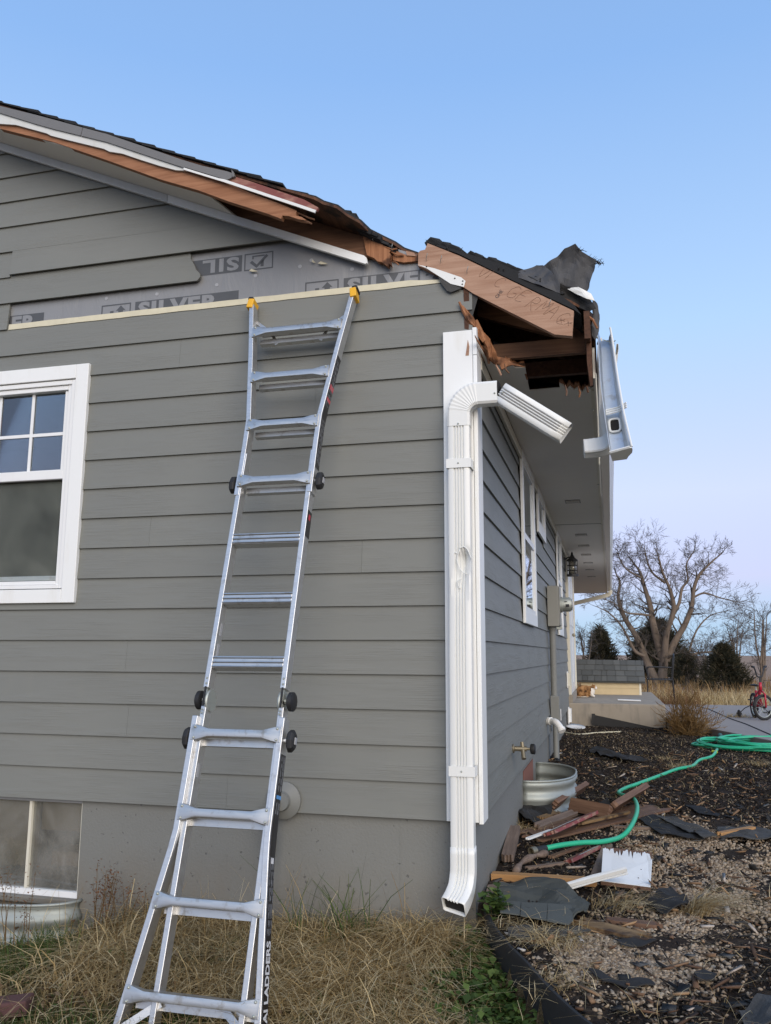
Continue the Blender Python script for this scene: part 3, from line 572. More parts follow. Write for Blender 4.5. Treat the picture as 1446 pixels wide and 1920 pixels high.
for tx, px, py, sz in [('VIC', 893, 516, .062), ('GERMAC', 946, 553, .075), ('xx', 1045, 602, .05)]:
    g = G(); cu = 0.; o_ = at(px, py, 'y', -.0068)
    for q, ch_ in enumerate(tx):
        for st_ in STK[ch_]: g.tube(crom([o_+ud*(cu+(a+.28*b)*sz)+vd*(b*sz+.006*math.sin(q*2.3)) for a, b in st_], 3), .0009, 4)
        cu += sz*(.82+.12*math.sin(q*1.7))
    part('pencil_writing', g, M['pencil'], raf)
g = text_geo('GHE', .028, at(933, 560, 'y', -.0072), vd*.95+ud*.1, -ud, bold=0); part('stamp', g, M['label_black'], raf)
rpoly('torn_flashing', [(783, 496), (815, 503), (865, 520), (873, 527), (870, 538), (845, 532), (822, 517), (800, 503)], -.016, .003, 'white_metal')
g = G()
for px, py in [(853, 522), (868, 527), (867, 533), (800, 500)]: g.lathe([(.004, 0), (.004, -.002)], at(px, py, 'y', -.0162), (0, 1, 0), 8)
part('nail', g, M['deep_dark'], house)
rpoly('folded_wrap', [(820, 515), (845, 532), (866, 540), (846, 548), (838, 545), (828, 532)], -.013, .003, 'slate_felt')
rpoly('corner_stud', [(869, 538), (878, 530), (880, 560), (879, 618), (871, 616)], .004, .03, 'dark_wood')
rpoly('torn_sheathing', [(876, 532), (903, 528), (896, 558), (884, 600), (880, 590)], .01, .006, 'slate_felt')
def splinter(pts, y0, y1, w, mat='split_wood'):
    P = []
    for i, (px, py) in enumerate(pts): P.append(at(px, py, 'y', y0+(y1-y0)*i/(len(pts)-1)))
    k = len(P); rr = [w*(.35+.65*math.sin(math.pi*(i+.35)/(k+.2))) for i in range(k)]
    g = G().tube(P, rr, 5); return part('splinter', g, M[mat], house)
splinter([(861, 566), (870, 585), (880, 602), (890, 612), (898, 618)], -.02, .03, .012)
splinter([(866, 574), (884, 598), (895, 622), (908, 640)], -.01, .05, .016); splinter([(893, 600), (903, 625), (917, 650), (920, 672)], .03, .1, .016); splinter([(880, 612), (897, 622), (912, 640), (925, 662), (930, 680)], .02, .14, .02); splinter([(903, 622), (916, 638), (921, 660)], .05, .12, .014)
rpoly('torn_plywood', [(908, 634), (918, 640), (926, 655), (930, 668), (950, 672), (962, 680), (985, 688), (960, 684), (952, 686), (941, 693), (937, 684), (926, 682), (914, 672), (912, 655)], .16, .012, 'split_wood')
# torn felt and shingle flaps on the corner
for pts, a, b, w in [([(930, 684), (936, 695), (940, 704)], .1, .1, .006), ([(946, 682), (949, 694), (955, 700)], .1, .1, .005), ([(1060, 722), (1063, 735), (1062, 742)], .5, .5, .006), ([(1084, 724), (1088, 737), (1086, 745)], .55, .55, .006), ([(1100, 724), (1103, 736)], .6, .6, .007), ([(884, 600), (893, 634), (890, 655)], .02, .04, .005), ([(733, 472), (745, 478), (757, 479)], -.01, .0, .006), ([(731, 489), (742, 492), (748, 497)], -.02, -.01, .005), ([(720, 462), (735, 468), (745, 466)], -.02, -.02, .005), ([(540, 405), (566, 411), (585, 420)], -.29, -.29, .006), ([(556, 398), (578, 408), (590, 412)], -.28, -.28, .005), ([(1100, 590), (1112, 600), (1120, 616)], .06, .06, .007), ([(905, 650), (914, 664), (917, 682)], .1, .14, .009), ([(975, 690), (985, 700), (989, 712)], .5, .5, .006)]: splinter(pts, a, b, w, random.choice(['split_wood', 'fresh_wood', 'aged_shaded_wood']))
for px, py, y in [(735, 470, -.02), (800, 488, -.01), (827, 492, -.008), (876, 512, -.008), (1030, 574, -.008), (700, 452, -.02)]:
    q = at(px, py, 'y', y); g = G(); g.tube([q, q+V(0, -.015, .002), q+V(.008, -.03, .012), q+V(.012, -.034, .024)], .002, 5); part('bent_nail', g, M['galvanised'], house)
def flap(pts, y0, amp, mat, seed, cuts=3, name='torn_felt', par=None, lean=0.0):
    P = [at(px, py, 'y', y0) for px, py in pts]; bm = bmesh.new(); vs = [bm.verts.new(p) for p in P]; bm.faces.new(vs); bmesh.ops.triangulate(bm, faces=bm.faces[:])
    for _ in range(cuts): bmesh.ops.subdivide_edges(bm, edges=bm.edges[:], cuts=1, use_grid_fill=True)
    zb = min(p[2] for p in P)
    for v in bm.verts: v.co.y += amp*mnoise.fractal(Vector((v.co.x*7+seed, v.co.z*7, seed)), 1., 2., 3)+lean*(v.co.z-zb)
    b = wloc(par or house); bmesh.ops.translate(bm, verts=bm.verts[:], vec=-Vector(b)); me = bpy.data.meshes.new(name); bm.to_mesh(me); bm.free(); me.materials.append(M[mat])
    o = bpy.data.objects.new(name, me); link(o, par or house); s_ = o.modifiers.new('t', 'SOLIDIFY'); s_.thickness = .004; return o
flap([(958, 513), (985, 500), (1005, 489), (1017, 490), (1032, 503), (1050, 530), (1050, 548), (1000, 530)], .02, .03, 'flap_felt', 1.3, par=roof, lean=.2)
flap([(1020, 505), (1045, 490), (1060, 477), (1080, 470), (1090, 480), (1118, 492), (1112, 515), (1102, 546), (1085, 556), (1050, 545), (1030, 525)], .16, .03, 'flap_felt', 4.1, par=roof, lean=-.3)
flap([(930, 494), (960, 510), (1000, 520), (1040, 535), (1080, 545), (1105, 556), (1117, 580), (1106, 585), (1070, 570), (1020, 545), (960, 515)], .08, .05, 'felt', 2.2, par=roof)
flap([(1062, 541), (1085, 540), (1108, 552), (1115, 565), (1100, 562)], .06, .02, 'white_metal', 3.2, cuts=2, par=roof, name='bent_drip_edge')
flap([(1112, 560), (1120, 570), (1124, 590), (1123, 622), (1117, 640), (1110, 630), (1112, 600)], .12, .02, 'flap_felt', 6.2, cuts=2, par=roof)
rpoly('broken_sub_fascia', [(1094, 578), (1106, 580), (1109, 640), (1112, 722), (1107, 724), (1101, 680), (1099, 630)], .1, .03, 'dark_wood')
g = G(); P = [(804, 457), (830, 468), (860, 476), (890, 488), (920, 500), (950, 512), (1000, 530), (1060, 555)]
for i in range(34):
    t = random.random()**2; q = at(*(np.array([np.interp(t, np.linspace(0, 1, 8), [p[j] for p in P]) for j in (0, 1)])), 'y', .03+.05*random.random()); a = random.uniform(-1, 1); l_ = random.uniform(.01, .04)
    g.tube([q, q+V(a*.3*l_, -.01, l_*.5), q+V(a*l_, -.01, l_*(.6+.4*random.random()))], [.006, .004, .001], 4)
for cx_, cy_, n_ in [(1086, 470, 10), (1120, 493, 14)]:
    for i in range(n_):
        q = at(cx_, cy_, 'y', .1 if cx_ > 1000 else .04); a = V(random.uniform(-1, 1), random.uniform(-1, 1), random.uniform(-.3, 1)); g.tube([q, q+a*.02, q+a*.02+V(random.uniform(-1, 1), 0, random.uniform(-1, 1))*.025], [.0022, .0016, .0006], 4)
for i in range(40):
    t = random.random(); q = at(1092+t*40, 484+t*10, 'y', .14); a = V(random.uniform(-.6, 1), 0, random.uniform(-1, 1)); g.tube([q, q+a*.015, q+a*.03], [.0022, .0015, .0006], 3)
for i in range(26):
    t = (i+random.random())/26; px, py = np.interp(t, [0, .25, .5, .75, 1], [806, 872, 940, 1000, 1070]), np.interp(t, [0, .25, .5, .75, 1], [453, 474, 497, 521, 570])
    if random.random() < .25: continue
    c = at(px, py, 'y', .05); s_ = random.uniform(.5, 1.3); part('shingle', G().prism([c+V(-.05*s_, 0, .012), c+V(-.02*s_, -.01, .03*s_), c+V(.02*s_, 0, .02*s_*random.random()+.004), c+V(.06*s_, 0, -.03), c+V(.0, 0, -.04)], (0, .3, .005)), M['asphalt_shingle'], roof)
P = [(802, 455), (830, 461), (860, 470), (900, 483), (940, 495), (1000, 521), (1040, 545), (1078, 573), (1090, 590), (1076, 580), (1040, 563), (1000, 544), (940, 515), (860, 476)]
part('broken_deck', G().prism([at(x, y, 'y', .034) for x, y in P], (0, .5, 0)), M['asphalt_shingle'], roof)
kind(part('shredded_fringe', g, M['felt'], roof), 'stuff')
for i in range(14):                          # shingle stubs along the broken line
    t = i/13; px, py = 640+t*90, 400+t*70; c = at(px, py, 'y', -.15+.15*t); g = G().box(c+V(0, .2, .012), (.09+.05*random.random(), .4, .012+.012*random.random()), [(1, 0, -m_+.25*random.uniform(-1, 1)), (0, 1, 0), (m_, 0, 1)]); part('shingle', g, M['asphalt_shingle'], roof)
# ------------------------------------------------------------------ things fixed to the house
def ribring(nr=4, dep=.055):
    """unit section: ribbed on its +h face"""
    r = [(-.5, -.42), (-.42, -.5), (.42, -.5), (.5, -.42), (.5, .42), (.42, .5)]
    xs = np.linspace(.26, -.26, nr*2+1)
    for i, x in enumerate(xs): r += [(x+.012, .5-(dep*2 if i % 2 else 0)), (x-.012, .5-(dep*2 if i % 2 else 0))]
    return r+[(-.42, .5), (-.5, .42)]
RIB = ribring(); FW = (0, -1, 0)
ds = thing('downspout', 'white ribbed downspout strapped to the corner board, its top elbow snapped', 'downspout', (-.067, -.075, -.3))
zz = np.linspace(-.2, 2.03, 150); rings = []
for z in zz:
    cx_ = -.067-.004*(1-z/2); d = math.exp(-((z-1.3)/(.03 if z > 1.3 else .13))**2); d2 = math.exp(-((z-1.08)/.16)**2)
    ring = []
    for a, b in RIB:
        f = max(0, 1-3*abs(a-.1)); bb = b-(.62*d*max(0, 1-2.6*abs(a-.15-.9*(z-1.27)))+.1*d2*max(0, .5-a))*(b > .3)
        ring.append((cx_+a*.112+.004*d*f, -.076-bb*.078, z))
    rings.append(ring)
part('pipe', G().loft(rings), M['white_metal'], ds, auto=True)
th = np.linspace(0, math.pi/2, 22); P = [(-.067, -.076, 1.99), (-.067, -.076, 2.03)]; R_ = .105
P += [(-.067+R_*(1-math.cos(t)), -.076, 2.055+R_*math.sin(t)) for t in th]+[(.09, -.076, 2.16), (.137, -.076, 2.16)]
def crimp(n, i): return 1+(.035 if (i % 2 and 3 < i < n-3) else 0)
g = G(); k = len(P); g.rect_tube(P, [FW]*k, [.118*crimp(k, i) for i in range(k)], [.083*crimp(k, i) for i in range(k)], ring=[(-.5, -.4), (-.4, -.5), (.4, -.5), (.5, -.4), (.5, .4), (.4, .5), (-.4, .5), (-.5, .4)]); part('elbow', g, M['white_metal'], ds)
part('torn_seam', G().prism([(.139, -.115, 2.105), (.146, -.115, 2.13), (.141, -.115, 2.16), (.15, -.115, 2.19), (.146, -.115, 2.215), (.139, -.115, 2.218)], (.004, .07, 0)), M['deep_dark'], ds)
a, b = V(.152, -.078, 2.158), V(.478, -.085, 1.92); g = G(); g.rect_tube([a+(b-a)*t for t in np.linspace(0, 1, 6)], [FW]*6, .108, .076, ring=RIB, cap=False); pp = part('loose_pipe', g, M['white_metal'], ds, auto=True); pp.modifiers.new('t', 'SOLIDIFY').thickness = .002
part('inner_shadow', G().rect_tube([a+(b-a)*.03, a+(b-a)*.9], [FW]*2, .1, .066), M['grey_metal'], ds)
P = [(-.071, -.076, -.1), (-.071, -.076, -.19), (-.073, -.08, -.235), (-.078, -.1, -.285), (-.09, -.135, -.325), (-.104, -.175, -.352)]
P = crom(P, 3); k = len(P); ups = [unit(V(0, -1, -.05)*(1-i/k)+V(0, -.45, .9)*(i/k)) for i in range(k)]
g = G(); g.rect_tube(P, ups, [.118]*k, [.083]*k, ring=RIB, cap=False); o = part('elbow', g, M['white_metal'], ds, auto=True); o.modifiers.new('t', 'SOLIDIFY').thickness = .003
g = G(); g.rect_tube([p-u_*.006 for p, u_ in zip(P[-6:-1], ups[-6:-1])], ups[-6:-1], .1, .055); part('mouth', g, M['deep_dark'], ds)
for z in (1.79, .255):
    g = G(); g.bx(-.132, -.003, -.1195, -.1165, z-.024, z+.024); g.bx(-.132, -.1295, -.1165, -.023, z-.024, z+.024); g.bx(-.006, -.003, -.1165, -.023, z-.024, z+.024); st = part('strap', g, M['white_metal'], ds)
    part('screw', G().ball((-.069, -.12, z), .005, 8, 5), M['galvanised'], st)
for x, z in ((-.067, 2.0), (.125, 2.15), (.165, 2.15)): part('screw', G().ball((x, -.1195, z), .005, 8, 5), M['galvanised'], ds)

g = G()
for pts in ([(862, 1030), (857, 1048), (861, 1064), (868, 1073), (876, 1076)], [(861, 1029), (870, 1025), (878, 1033), (884, 1049)], [(866, 1085), (858, 1092), (863, 1104)], [(842, 1038), (852, 1036), (858, 1038)]): g.tube(crom([at(a, b, 'y', -.112) for a, b in pts], 4), .0028, 6)
part('crease', g, M['white_metal'], ds, smooth=True)
# eave gutter
gut = thing('gutter', 'white eave gutter running back along the eave to the far end', 'gutter', (.68, 9, 2.5))
prof = [(.0, .12), (.0, .0), (.075, .0), (.088, .03), (.112, .06), (.118, .085), (.118, .12), (.106, .12), (.106, .1)]
ys = np.linspace(.55, 19.05, 60); rings = []
for i, y in enumerate(ys):
    w = .03*math.exp(-(y-.55)/.5)+.006*hnoise(y, 0, .9); rings.append([(.6325+a*(1+.0*w)+w*.5, y, 2.495+b-w*.3) for a, b in prof])
o = part('trough', G().loft(rings, cap=False, closed=False), M['white_metal'], gut, auto=True); o.modifiers.new('t', 'SOLIDIFY').thickness = .002
P = crom([(.7, 18.6, 2.49), (.69, 18.62, 2.42), (.6, 18.65, 2.36), (.2, 18.68, 2.26), (-.35, 18.7, 2.14), (-1.2, 18.72, 1.98)], 5); g = G(); g.rect_tube(P, [(0, -1, 0)]*len(P), .1, .08); part('return_pipe', g, M['cream_trim'], gut)
for y in (1.3, 2.6, 3.9, 5.2, 6.5): part('gutter_screw', G().ball((.6, y, 2.432), .009, 6, 5), M['white_metal'], gut)

# folded-down gutter end
hg = thing('hanging_gutter', 'torn-off white gutter end hanging straight down from the roof corner', 'gutter', (.72, .1, 1.8))
A, B = V(.668, .26, 2.52), V(.7, -.0, 1.79); T = unit(B-A); rings = []
for t in np.linspace(0, 1, 16):
    c = A+(B-A)*t; w = np.interp(t, [0, .1, .45, .75, 1], [.56, .6, .66, .76, .92]); bow = .02*math.sin(math.pi*t)
    X = unit(V(1, -.15, .05)); Y = unit(np.cross(T, X)); Y = Y if Y[1] < 0 else -Y
    pr_ = [(.0, .1), (.0, .0), (.075, .0), (.088, .025), (.112, .055), (.118, .08), (.118, .1), (.108, .1), (.108, .085)]
    rings.append([c+X*(a*w*1.02-bow*(a < .05)*.5)+Y*(b*(.95 if a < .05 else 1)+(.02*math.sin(t*5) if a < .01 and b > .05 else 0)) for a, b in pr_])
o = part('trough', G().loft(rings, cap=False, closed=False), M['gutter_inside'], hg, auto=True); o.modifiers.new('t', 'SOLIDIFY').thickness = .002
R0 = rings[-1]; part('end_cap', G().prism([p+T*.0015 for p in R0[:8]], T*.006), M['white_metal'], hg)
lip = G(); lip.tube([R0[0]+T*.0, R0[-2]+T*.0], .006, 6); lip.tube([r[-3] for r in rings], .005, 6); part('rolled_lip', lip, M['white_metal'], hg)
so_ = [r[-3]+unit(V(1, .2, 0))*.002 for r in rings]; g = G(); 
for i in range(len(rings)-1): g.add([rings[i][3]+V(.002, 0, 0), rings[i+1][3]+V(.002, 0, 0), rings[i+1][6]+V(.002, 0, 0), rings[i][6]+V(.002, 0, 0)], [(0, 1, 2, 3)])
part('outer_face', g, M['white_metal'], hg)
oc = A+(B-A)*.74; X = unit(V(1, -.15, .05)); Y = unit(np.cross(T, X)); Y = Y if Y[1] < 0 else -Y
oc = oc+X*.03+Y*.004
part('outlet_hole', G().box(oc, (.044, .066, .006), [X, T, Y]), M['deep_dark'], hg)
g = G(); P = [oc+X*a*.027+T*b*.04+Y*.006 for a, b in [(math.copysign(abs(math.cos(t))**.5, math.cos(t)), math.copysign(abs(math.sin(t))**.5, math.sin(t))) for t in np.linspace(0, 2*math.pi, 25)]]; g.tube(P, .006, 6); part('outlet_rim', g, M['white_metal'], hg)
g = G()
for j in range(3): q = oc-T*(.058+.013*j); g.tube([q-X*.035+Y*.03, q+X*.03+Y*.04, q+X*.075+Y*.07], .005, 5)
part('hanger_strap', g, M['white_metal'], hg)
P = crom([oc-Y*.0, oc-Y*.05, oc-Y*.09-X*.02+V(0, 0, -.012), oc-Y*.11-X*.07+V(0, 0, -.035), oc-Y*.1-X*.135+V(0, 0, -.045), oc-Y*.09-X*.18+V(0, 0, -.048)], 5); k = len(P)
g = G(); g.rect_tube(P, [T]*k, [.07*crimp(k, i) for i in range(k)], [.085*crimp(k, i) for i in range(k)], ring=RIB, cap=False); o = part('outlet_elbow', g, M['white_metal'], hg, auto=True); o.modifiers.new('t', 'SOLIDIFY').thickness = .002
part('elbow_core', G().rect_tube(P[:-2], [T]*(k-2), .06, .07), M['grey_metal'], hg)
g = G(); g.tube([at(1130, 637, 'y', .2), at(1143, 641, 'y', .2), at(1152, 645, 'y', .18)], .003, 5); g.tube([at(1148, 644, 'y', .2), at(1154, 638, 'y', .2)], .003, 4); g.tube([at(1119, 632, 'y', .25), at(1124, 636, 'y', .25), at(1121, 646, 'y', .25)], .006, 5); part('bent_spike', g, M['galvanised'], hg)
flp = at(1120, 690, 'y', .3); g = G(); g.prism([at(1122, 640, 'y', .27), at(1128, 632, 'y', .27), at(1134, 660, 'y', .27), at(1138, 720, 'y', .27), at(1139, 790, 'y', .2), at(1136, 850, 'y', .2), at(1125, 860, 'y', .3), at(1122, 760, 'y', .3)], (0, .004, 0)); part('peeled_back', g, M['soffit_paint'], hg)
g = G(); g.tube([at(1117, 700, 'y', .5), at(1121, 780, 'y', .5), at(1124, 870, 'y', .6), at(1127, 930, 'y', 1.5)], .004, 4); part('hanging_trim', g, M['cream_trim'], hg)

# electric meter with conduit
em = thing('electric_meter', 'grey electric meter box with round glass meter and conduit on the side wall', 'meter', (.06, 5.2, -.25))
part('box', G().bx(.003, .125, 5.05, 5.32, 1.12, 1.56), M['meter_paint'], em, bevel=.006)
part('lid', G().bx(.126, .138, 5.06, 5.31, 1.13, 1.55), M['meter_paint'], em, bevel=.003)
mt = part('meter', G().lathe([(.088, 0), (.088, .02), (.078, .022), (.078, .1), (.06, .125), (.01, .13)], (.1385, 5.18, 1.36), (1, 0, 0), 24), M['galvanised'], em, auto=True)
part('dial', G().lathe([(.065, .0), (.065, .004)], (.27, 5.18, 1.36), (1, 0, 0), 20), M['print_white'], mt); part('barcode', G().bx(.2, .235, 5.096, 5.101, 1.33, 1.36), M['label_black'], mt); part('barcode', G().bx(.185, .215, 5.096, 5.101, 1.385, 1.392), M['label_black'], mt)
part('conduit', G().tube([(.045, 5.17, 1.12), (.045, 5.17, .35)], .036, 14), M['grey_pipe'], em, auto=True)
part('conduit_coupling', G().tube([(.045, 5.17, 1.119), (.045, 5.17, 1.08)], .044, 14), M['grey_pipe'], em, auto=True)
part('pull_box', G().bx(.004, .1, 5.1, 5.24, .1, .38), M['grey_pipe'], em, bevel=.008)
for y in (5.12, 5.22): part('conduit', G().tube([(.05, y, .1), (.05, y, -.4)], .028, 12), M['grey_pipe'], em, auto=True)
part('seal_tag', G().bx(.105, .112, 5.15, 5.18, .12, .24), M['print_white'], em)
nb = thing('wall_outlet', 'small grey outlet box low on the side wall beyond the meter', 'outlet', (.03, 6.6, 1.1)); part('cover', G().bx(.003, .07, 6.55, 6.65, 1.13, 1.26), M['galvanised'], nb, bevel=.004); part('flap', G().bx(.071, .08, 6.56, 6.64, 1.14, 1.25), M['white_vinyl'], nb, bevel=.002)
for nm, y, z, lb in (('intake_cover', 8.9, .45, 'cream utility cover plate on the siding left of the door'), ('data_box', 9.0, -.08, 'white plastic utility box below the siding beside the porch')):
    t_ = thing(nm, lb, 'utility box', (.02, y, z)); part('cover', G().bx(.003, .045, y-.08, y+.08, z-.1, z+.1), M['cream_trim' if z > 0 else 'white_vinyl'], t_, bevel=.004); part('flange', G().bx(.001, .012, y-.1, y+.1, z-.12, z+.12), M['white_vinyl'], t_)
# PVC sump elbow
pv = thing('drain_elbow', 'white plastic drain elbow sticking out of the side wall', 'pipe', (.03, 4.6, .1))
P = crom([(-.02, 4.72, .145), (.05, 4.66, .145), (.09, 4.6, .14), (.13, 4.55, .1), (.155, 4.52, .06)], 5); part('elbow', G().tube(P, .034, 14), M['pvc_white'], pv, auto=True)
for i in (3, len(P)-3): part('collar', G().tube(P[i-1:i+2], .041, 14), M['pvc_white'], pv, auto=True)
# faucet
fc = thing('hose_faucet', 'brass hose faucet with black round handle on the side wall', 'faucet', (.04, 1.5, .2))
part('flange', G().lathe([(.03, 0), (.03, .006), (.016, .012), (.016, .05)], (.001, 1.5, .2), (1, 0, 0), 14), M['brass'], fc, auto=True)
part('body', G().tube([(.04, 1.5, .2), (.09, 1.5, .2)], .017, 10), M['brass'], fc, auto=True); part('spout', G().tube([(.065, 1.5, .2), (.07, 1.48, .17), (.075, 1.46, .14)], [.014, .014, .016], 10), M['brass'], fc, auto=True); part('bonnet', G().tube([(.065, 1.5, .2), (.06, 1.5, .245)], .012, 8), M['brass'], fc)
part('stem', G().tube([(.09, 1.5, .2), (.115, 1.5, .2)], .009, 8), M['brass'], fc); part('handle', G().lathe([(.012, 0), (.03, .004), (.034, .012), (.034, .03), (.026, .036), (.01, .036)], (.112, 1.5, .2), (1, 0, 0), 12), M['black_plastic'], fc, auto=True)
# vent hood and pipe on the gable
cv = thing('wall_vent', 'round grey vent cap with a thin pipe low on the gable wall behind the ladder', 'vent', (-1.0, -.03, -.1))
part('cap', G().lathe([(.095, 0), (.095, -.012), (.078, -.022), (.05, -.035), (.045, -.06), (.01, -.062)], (-1.03, -.001, .06), (0, 1, 0), 24), M['grey_pipe'], cv, auto=True)
part('elbow', G().tube(crom([(-1.05, -.05, .06), (-1.06, -.09, .03), (-1.06, -.095, -.03), (-1.055, -.09, -.09)], 4), .03, 10), M['grey_pipe'], cv, auto=True)
part('pipe', G().tube([(-1.055, -.09, -.08), (-1.055, -.085, -.15), (-1.055, -.085, -.2)], [.024, .024, .02], 10), M['grey_pipe'], cv, auto=True); part('tube', G().tube([(-1.055, -.085, -.19), (-1.06, -.085, -.62)], .01, 8), M['grey_pipe'], cv)
# lantern
ln = thing('wall_lantern', 'black coach lantern with a clear cylinder beside the door', 'wall light', (.1, 9.2, 2.1))
part('back_plate', G().bx(.003, .02, 9.15, 9.25, 2.1, 2.33), M['black_iron'], ln, bevel=.004); part('arm', G().tube(crom([(.02, 9.2, 2.3), (.06, 9.2, 2.33), (.12, 9.2, 2.33)], 4), .012, 8), M['black_iron'], ln)
part('cap', G().lathe([(.09, 2.27), (.085, 2.29), (.045, 2.32), (.03, 2.35), (.018, 2.37), (.014, 2.4), (.002, 2.42)], (.12, 9.2, 0), (0, 0, 1), 16), M['black_iron'], ln, auto=True); part('base', G().lathe([(.09, 2.03), (.09, 2.06), (.05, 2.065)], (.12, 9.2, 0), (0, 0, 1), 16), M['black_iron'], ln)
part('glass_cylinder', G().lathe([(.062, 2.062), (.062, 2.268)], (.12, 9.2, 0), (0, 0, 1), 18), M['dusty_glass'], ln, smooth=True); part('candle', G().lathe([(.03, 2.066), (.03, 2.2), (.01, 2.22)], (.12, 9.2, 0), (0, 0, 1), 10), M['bare_fibre'], ln)
for z in (2.12, 2.2): part('band', G().lathe([(.08, z-.005), (.085, z), (.08, z+.005), (.076, z)], (.12, 9.2, 0), (0, 0, 1), 18), M['black_iron'], ln)
for t in range(4): a = t*math.pi/2+.4; part('bar', G().tube([(.12+.083*math.cos(a), 9.2+.083*math.sin(a), 2.05), (.12+.083*math.cos(a), 9.2+.083*math.sin(a), 2.28)], .005, 5), M['black_iron'], ln)
# galvanised window wells
def well(label, o, ax_along, ax_out, ra, ro, z0, z1, name='window_well'):
    w = thing(name, label, 'window well', tuple(V(*o)+V(0, 0, z0)))
    al, ou = V(*ax_along), V(*ax_out); zs = np.linspace(z0, z1, 26); rings = []
    for z in zs:
        c = .012*math.sin((z-z0)/.105*2*math.pi); rings.append([V(*o)+al*(ra+c)*math.copysign(abs(math.cos(t))**.8, math.cos(t))+ou*(ro+c)*math.sin(t)**.9+V(0, 0, z) for t in np.linspace(0.0001, math.pi-.0001, 40)])
    ob = part('corrugated_shell', G().loft(rings, cap=False, closed=False), M['well_zinc'], w, smooth=True); ob.modifiers.new('t', 'SOLIDIFY').thickness = .003
    part('rolled_rim', G().tube([p+V(0, 0, .003) for p in rings[-1]], .009, 8), M['well_zinc'], w, smooth=True)
    for q in (9, 30): p = rings[14][q]; part('bolt', G().ball(p+ou*.008, .012, 8, 5), M['grey_metal'], w)
    return w
well('corrugated galvanised window well under the basement window on the gable', (-3.08, .03, 0), (1, 0, 0), (0, -1, 0), .86, .24, -.95, -.53)
well('galvanised half-round window well against the side wall beyond the debris', (-.03, 2.95, 0), (0, 1, 0), (1, 0, 0), .58, .37, -.5, -.135)
part('rust_stain', G().bx(-.028, -.024, 2.4, 3.2, -.45, -.06), simple('rust', (.2, .08, .05), .8), house)

# ------------------------------------------------------------------ ladder
LS = .29; LL = math.sqrt(1+LS*LS); LO = V(-.966, -.05, 2.80); LU = V(1, 0, 0); LV = V(0, LS, 1)/LL; LN = V(0, -1, LS)/LL
def lp(u, v, n=0): return LO+u*LU+v*LV+n*LN
lad = thing('ladder', 'aluminium folding extension ladder leaning on the gable wall', 'ladder', tuple(lp(0, -3.6)))
def rail(pts, w, d, name, n0=0): 
    P = [lp(u, v, n0) for u, v in pts]; g = G(); g.rect_tube(P, [LN]*len(P), w, d); return part(name, g, M['aluminium'], lad, bevel=.003)
def outer_rung(v, hw, bar=True, cu=0.):
    xs = [-hw, -hw+.012, -hw+.035, -hw+.085, hw-.085, hw-.035, hw-.012, hw]; hh = [.074, .074, .066, .04, .04, .066, .074, .074]; n0 = [.034, .034, .03, .012, .012, .03, .034, .034]; n1 = [.042, .042, .045, .046, .046, .045, .042, .042]; rings = []
    for x, h, a, b in zip(xs, hh, n0, n1): x = x+cu; rings.append([lp(x, v-h/2+.0, a), lp(x, v+h/2, a), lp(x, v+h/2-.004, b-.002), lp(x, v+h/4, b), lp(x, v-h/4, b), lp(x, v-h/2+.004, b-.002)])
    r = part('rung', G().loft(rings), M['rung_metal'], lad, auto=True)
    part('tread', G().box(lp(cu, v+.012, -.005), (2*hw-.07, .012, .05), [LU, LV, LN]), M['rung_metal'], r)
    for s_ in (-1, 1):
        for dv in (-.024, .024): part('rivet', G().ball(lp(cu+s_*(hw-.016), v+dv, .043), .0065, 8, 5), M['galvanised'], r)
    if bar: part('rear_bar', G().box(lp(cu, v-.035, -.03), (2*hw-.06, .03, .03), [LU, LV, LN]), M['rung_metal'], r)
def inner_rung(v, hw):
    g = G(); g.box(lp(0, v, -.004), (2*hw, .058, .06), [LU, LV, LN]); r = part('rung', g, M['rung_metal'], lad, bevel=.004); g = G()
    for dv in (-.021, 0, .021): g.tube([lp(-hw, v+dv, .0265), lp(hw, v+dv, .0265)], .0055, 6)
    part('tread_ridges', g, M['rung_metal'], r)
OT = [(.305, .005), (.255, -.35), (.2, -.79), (.197, -.95), (.197, -1.245)]
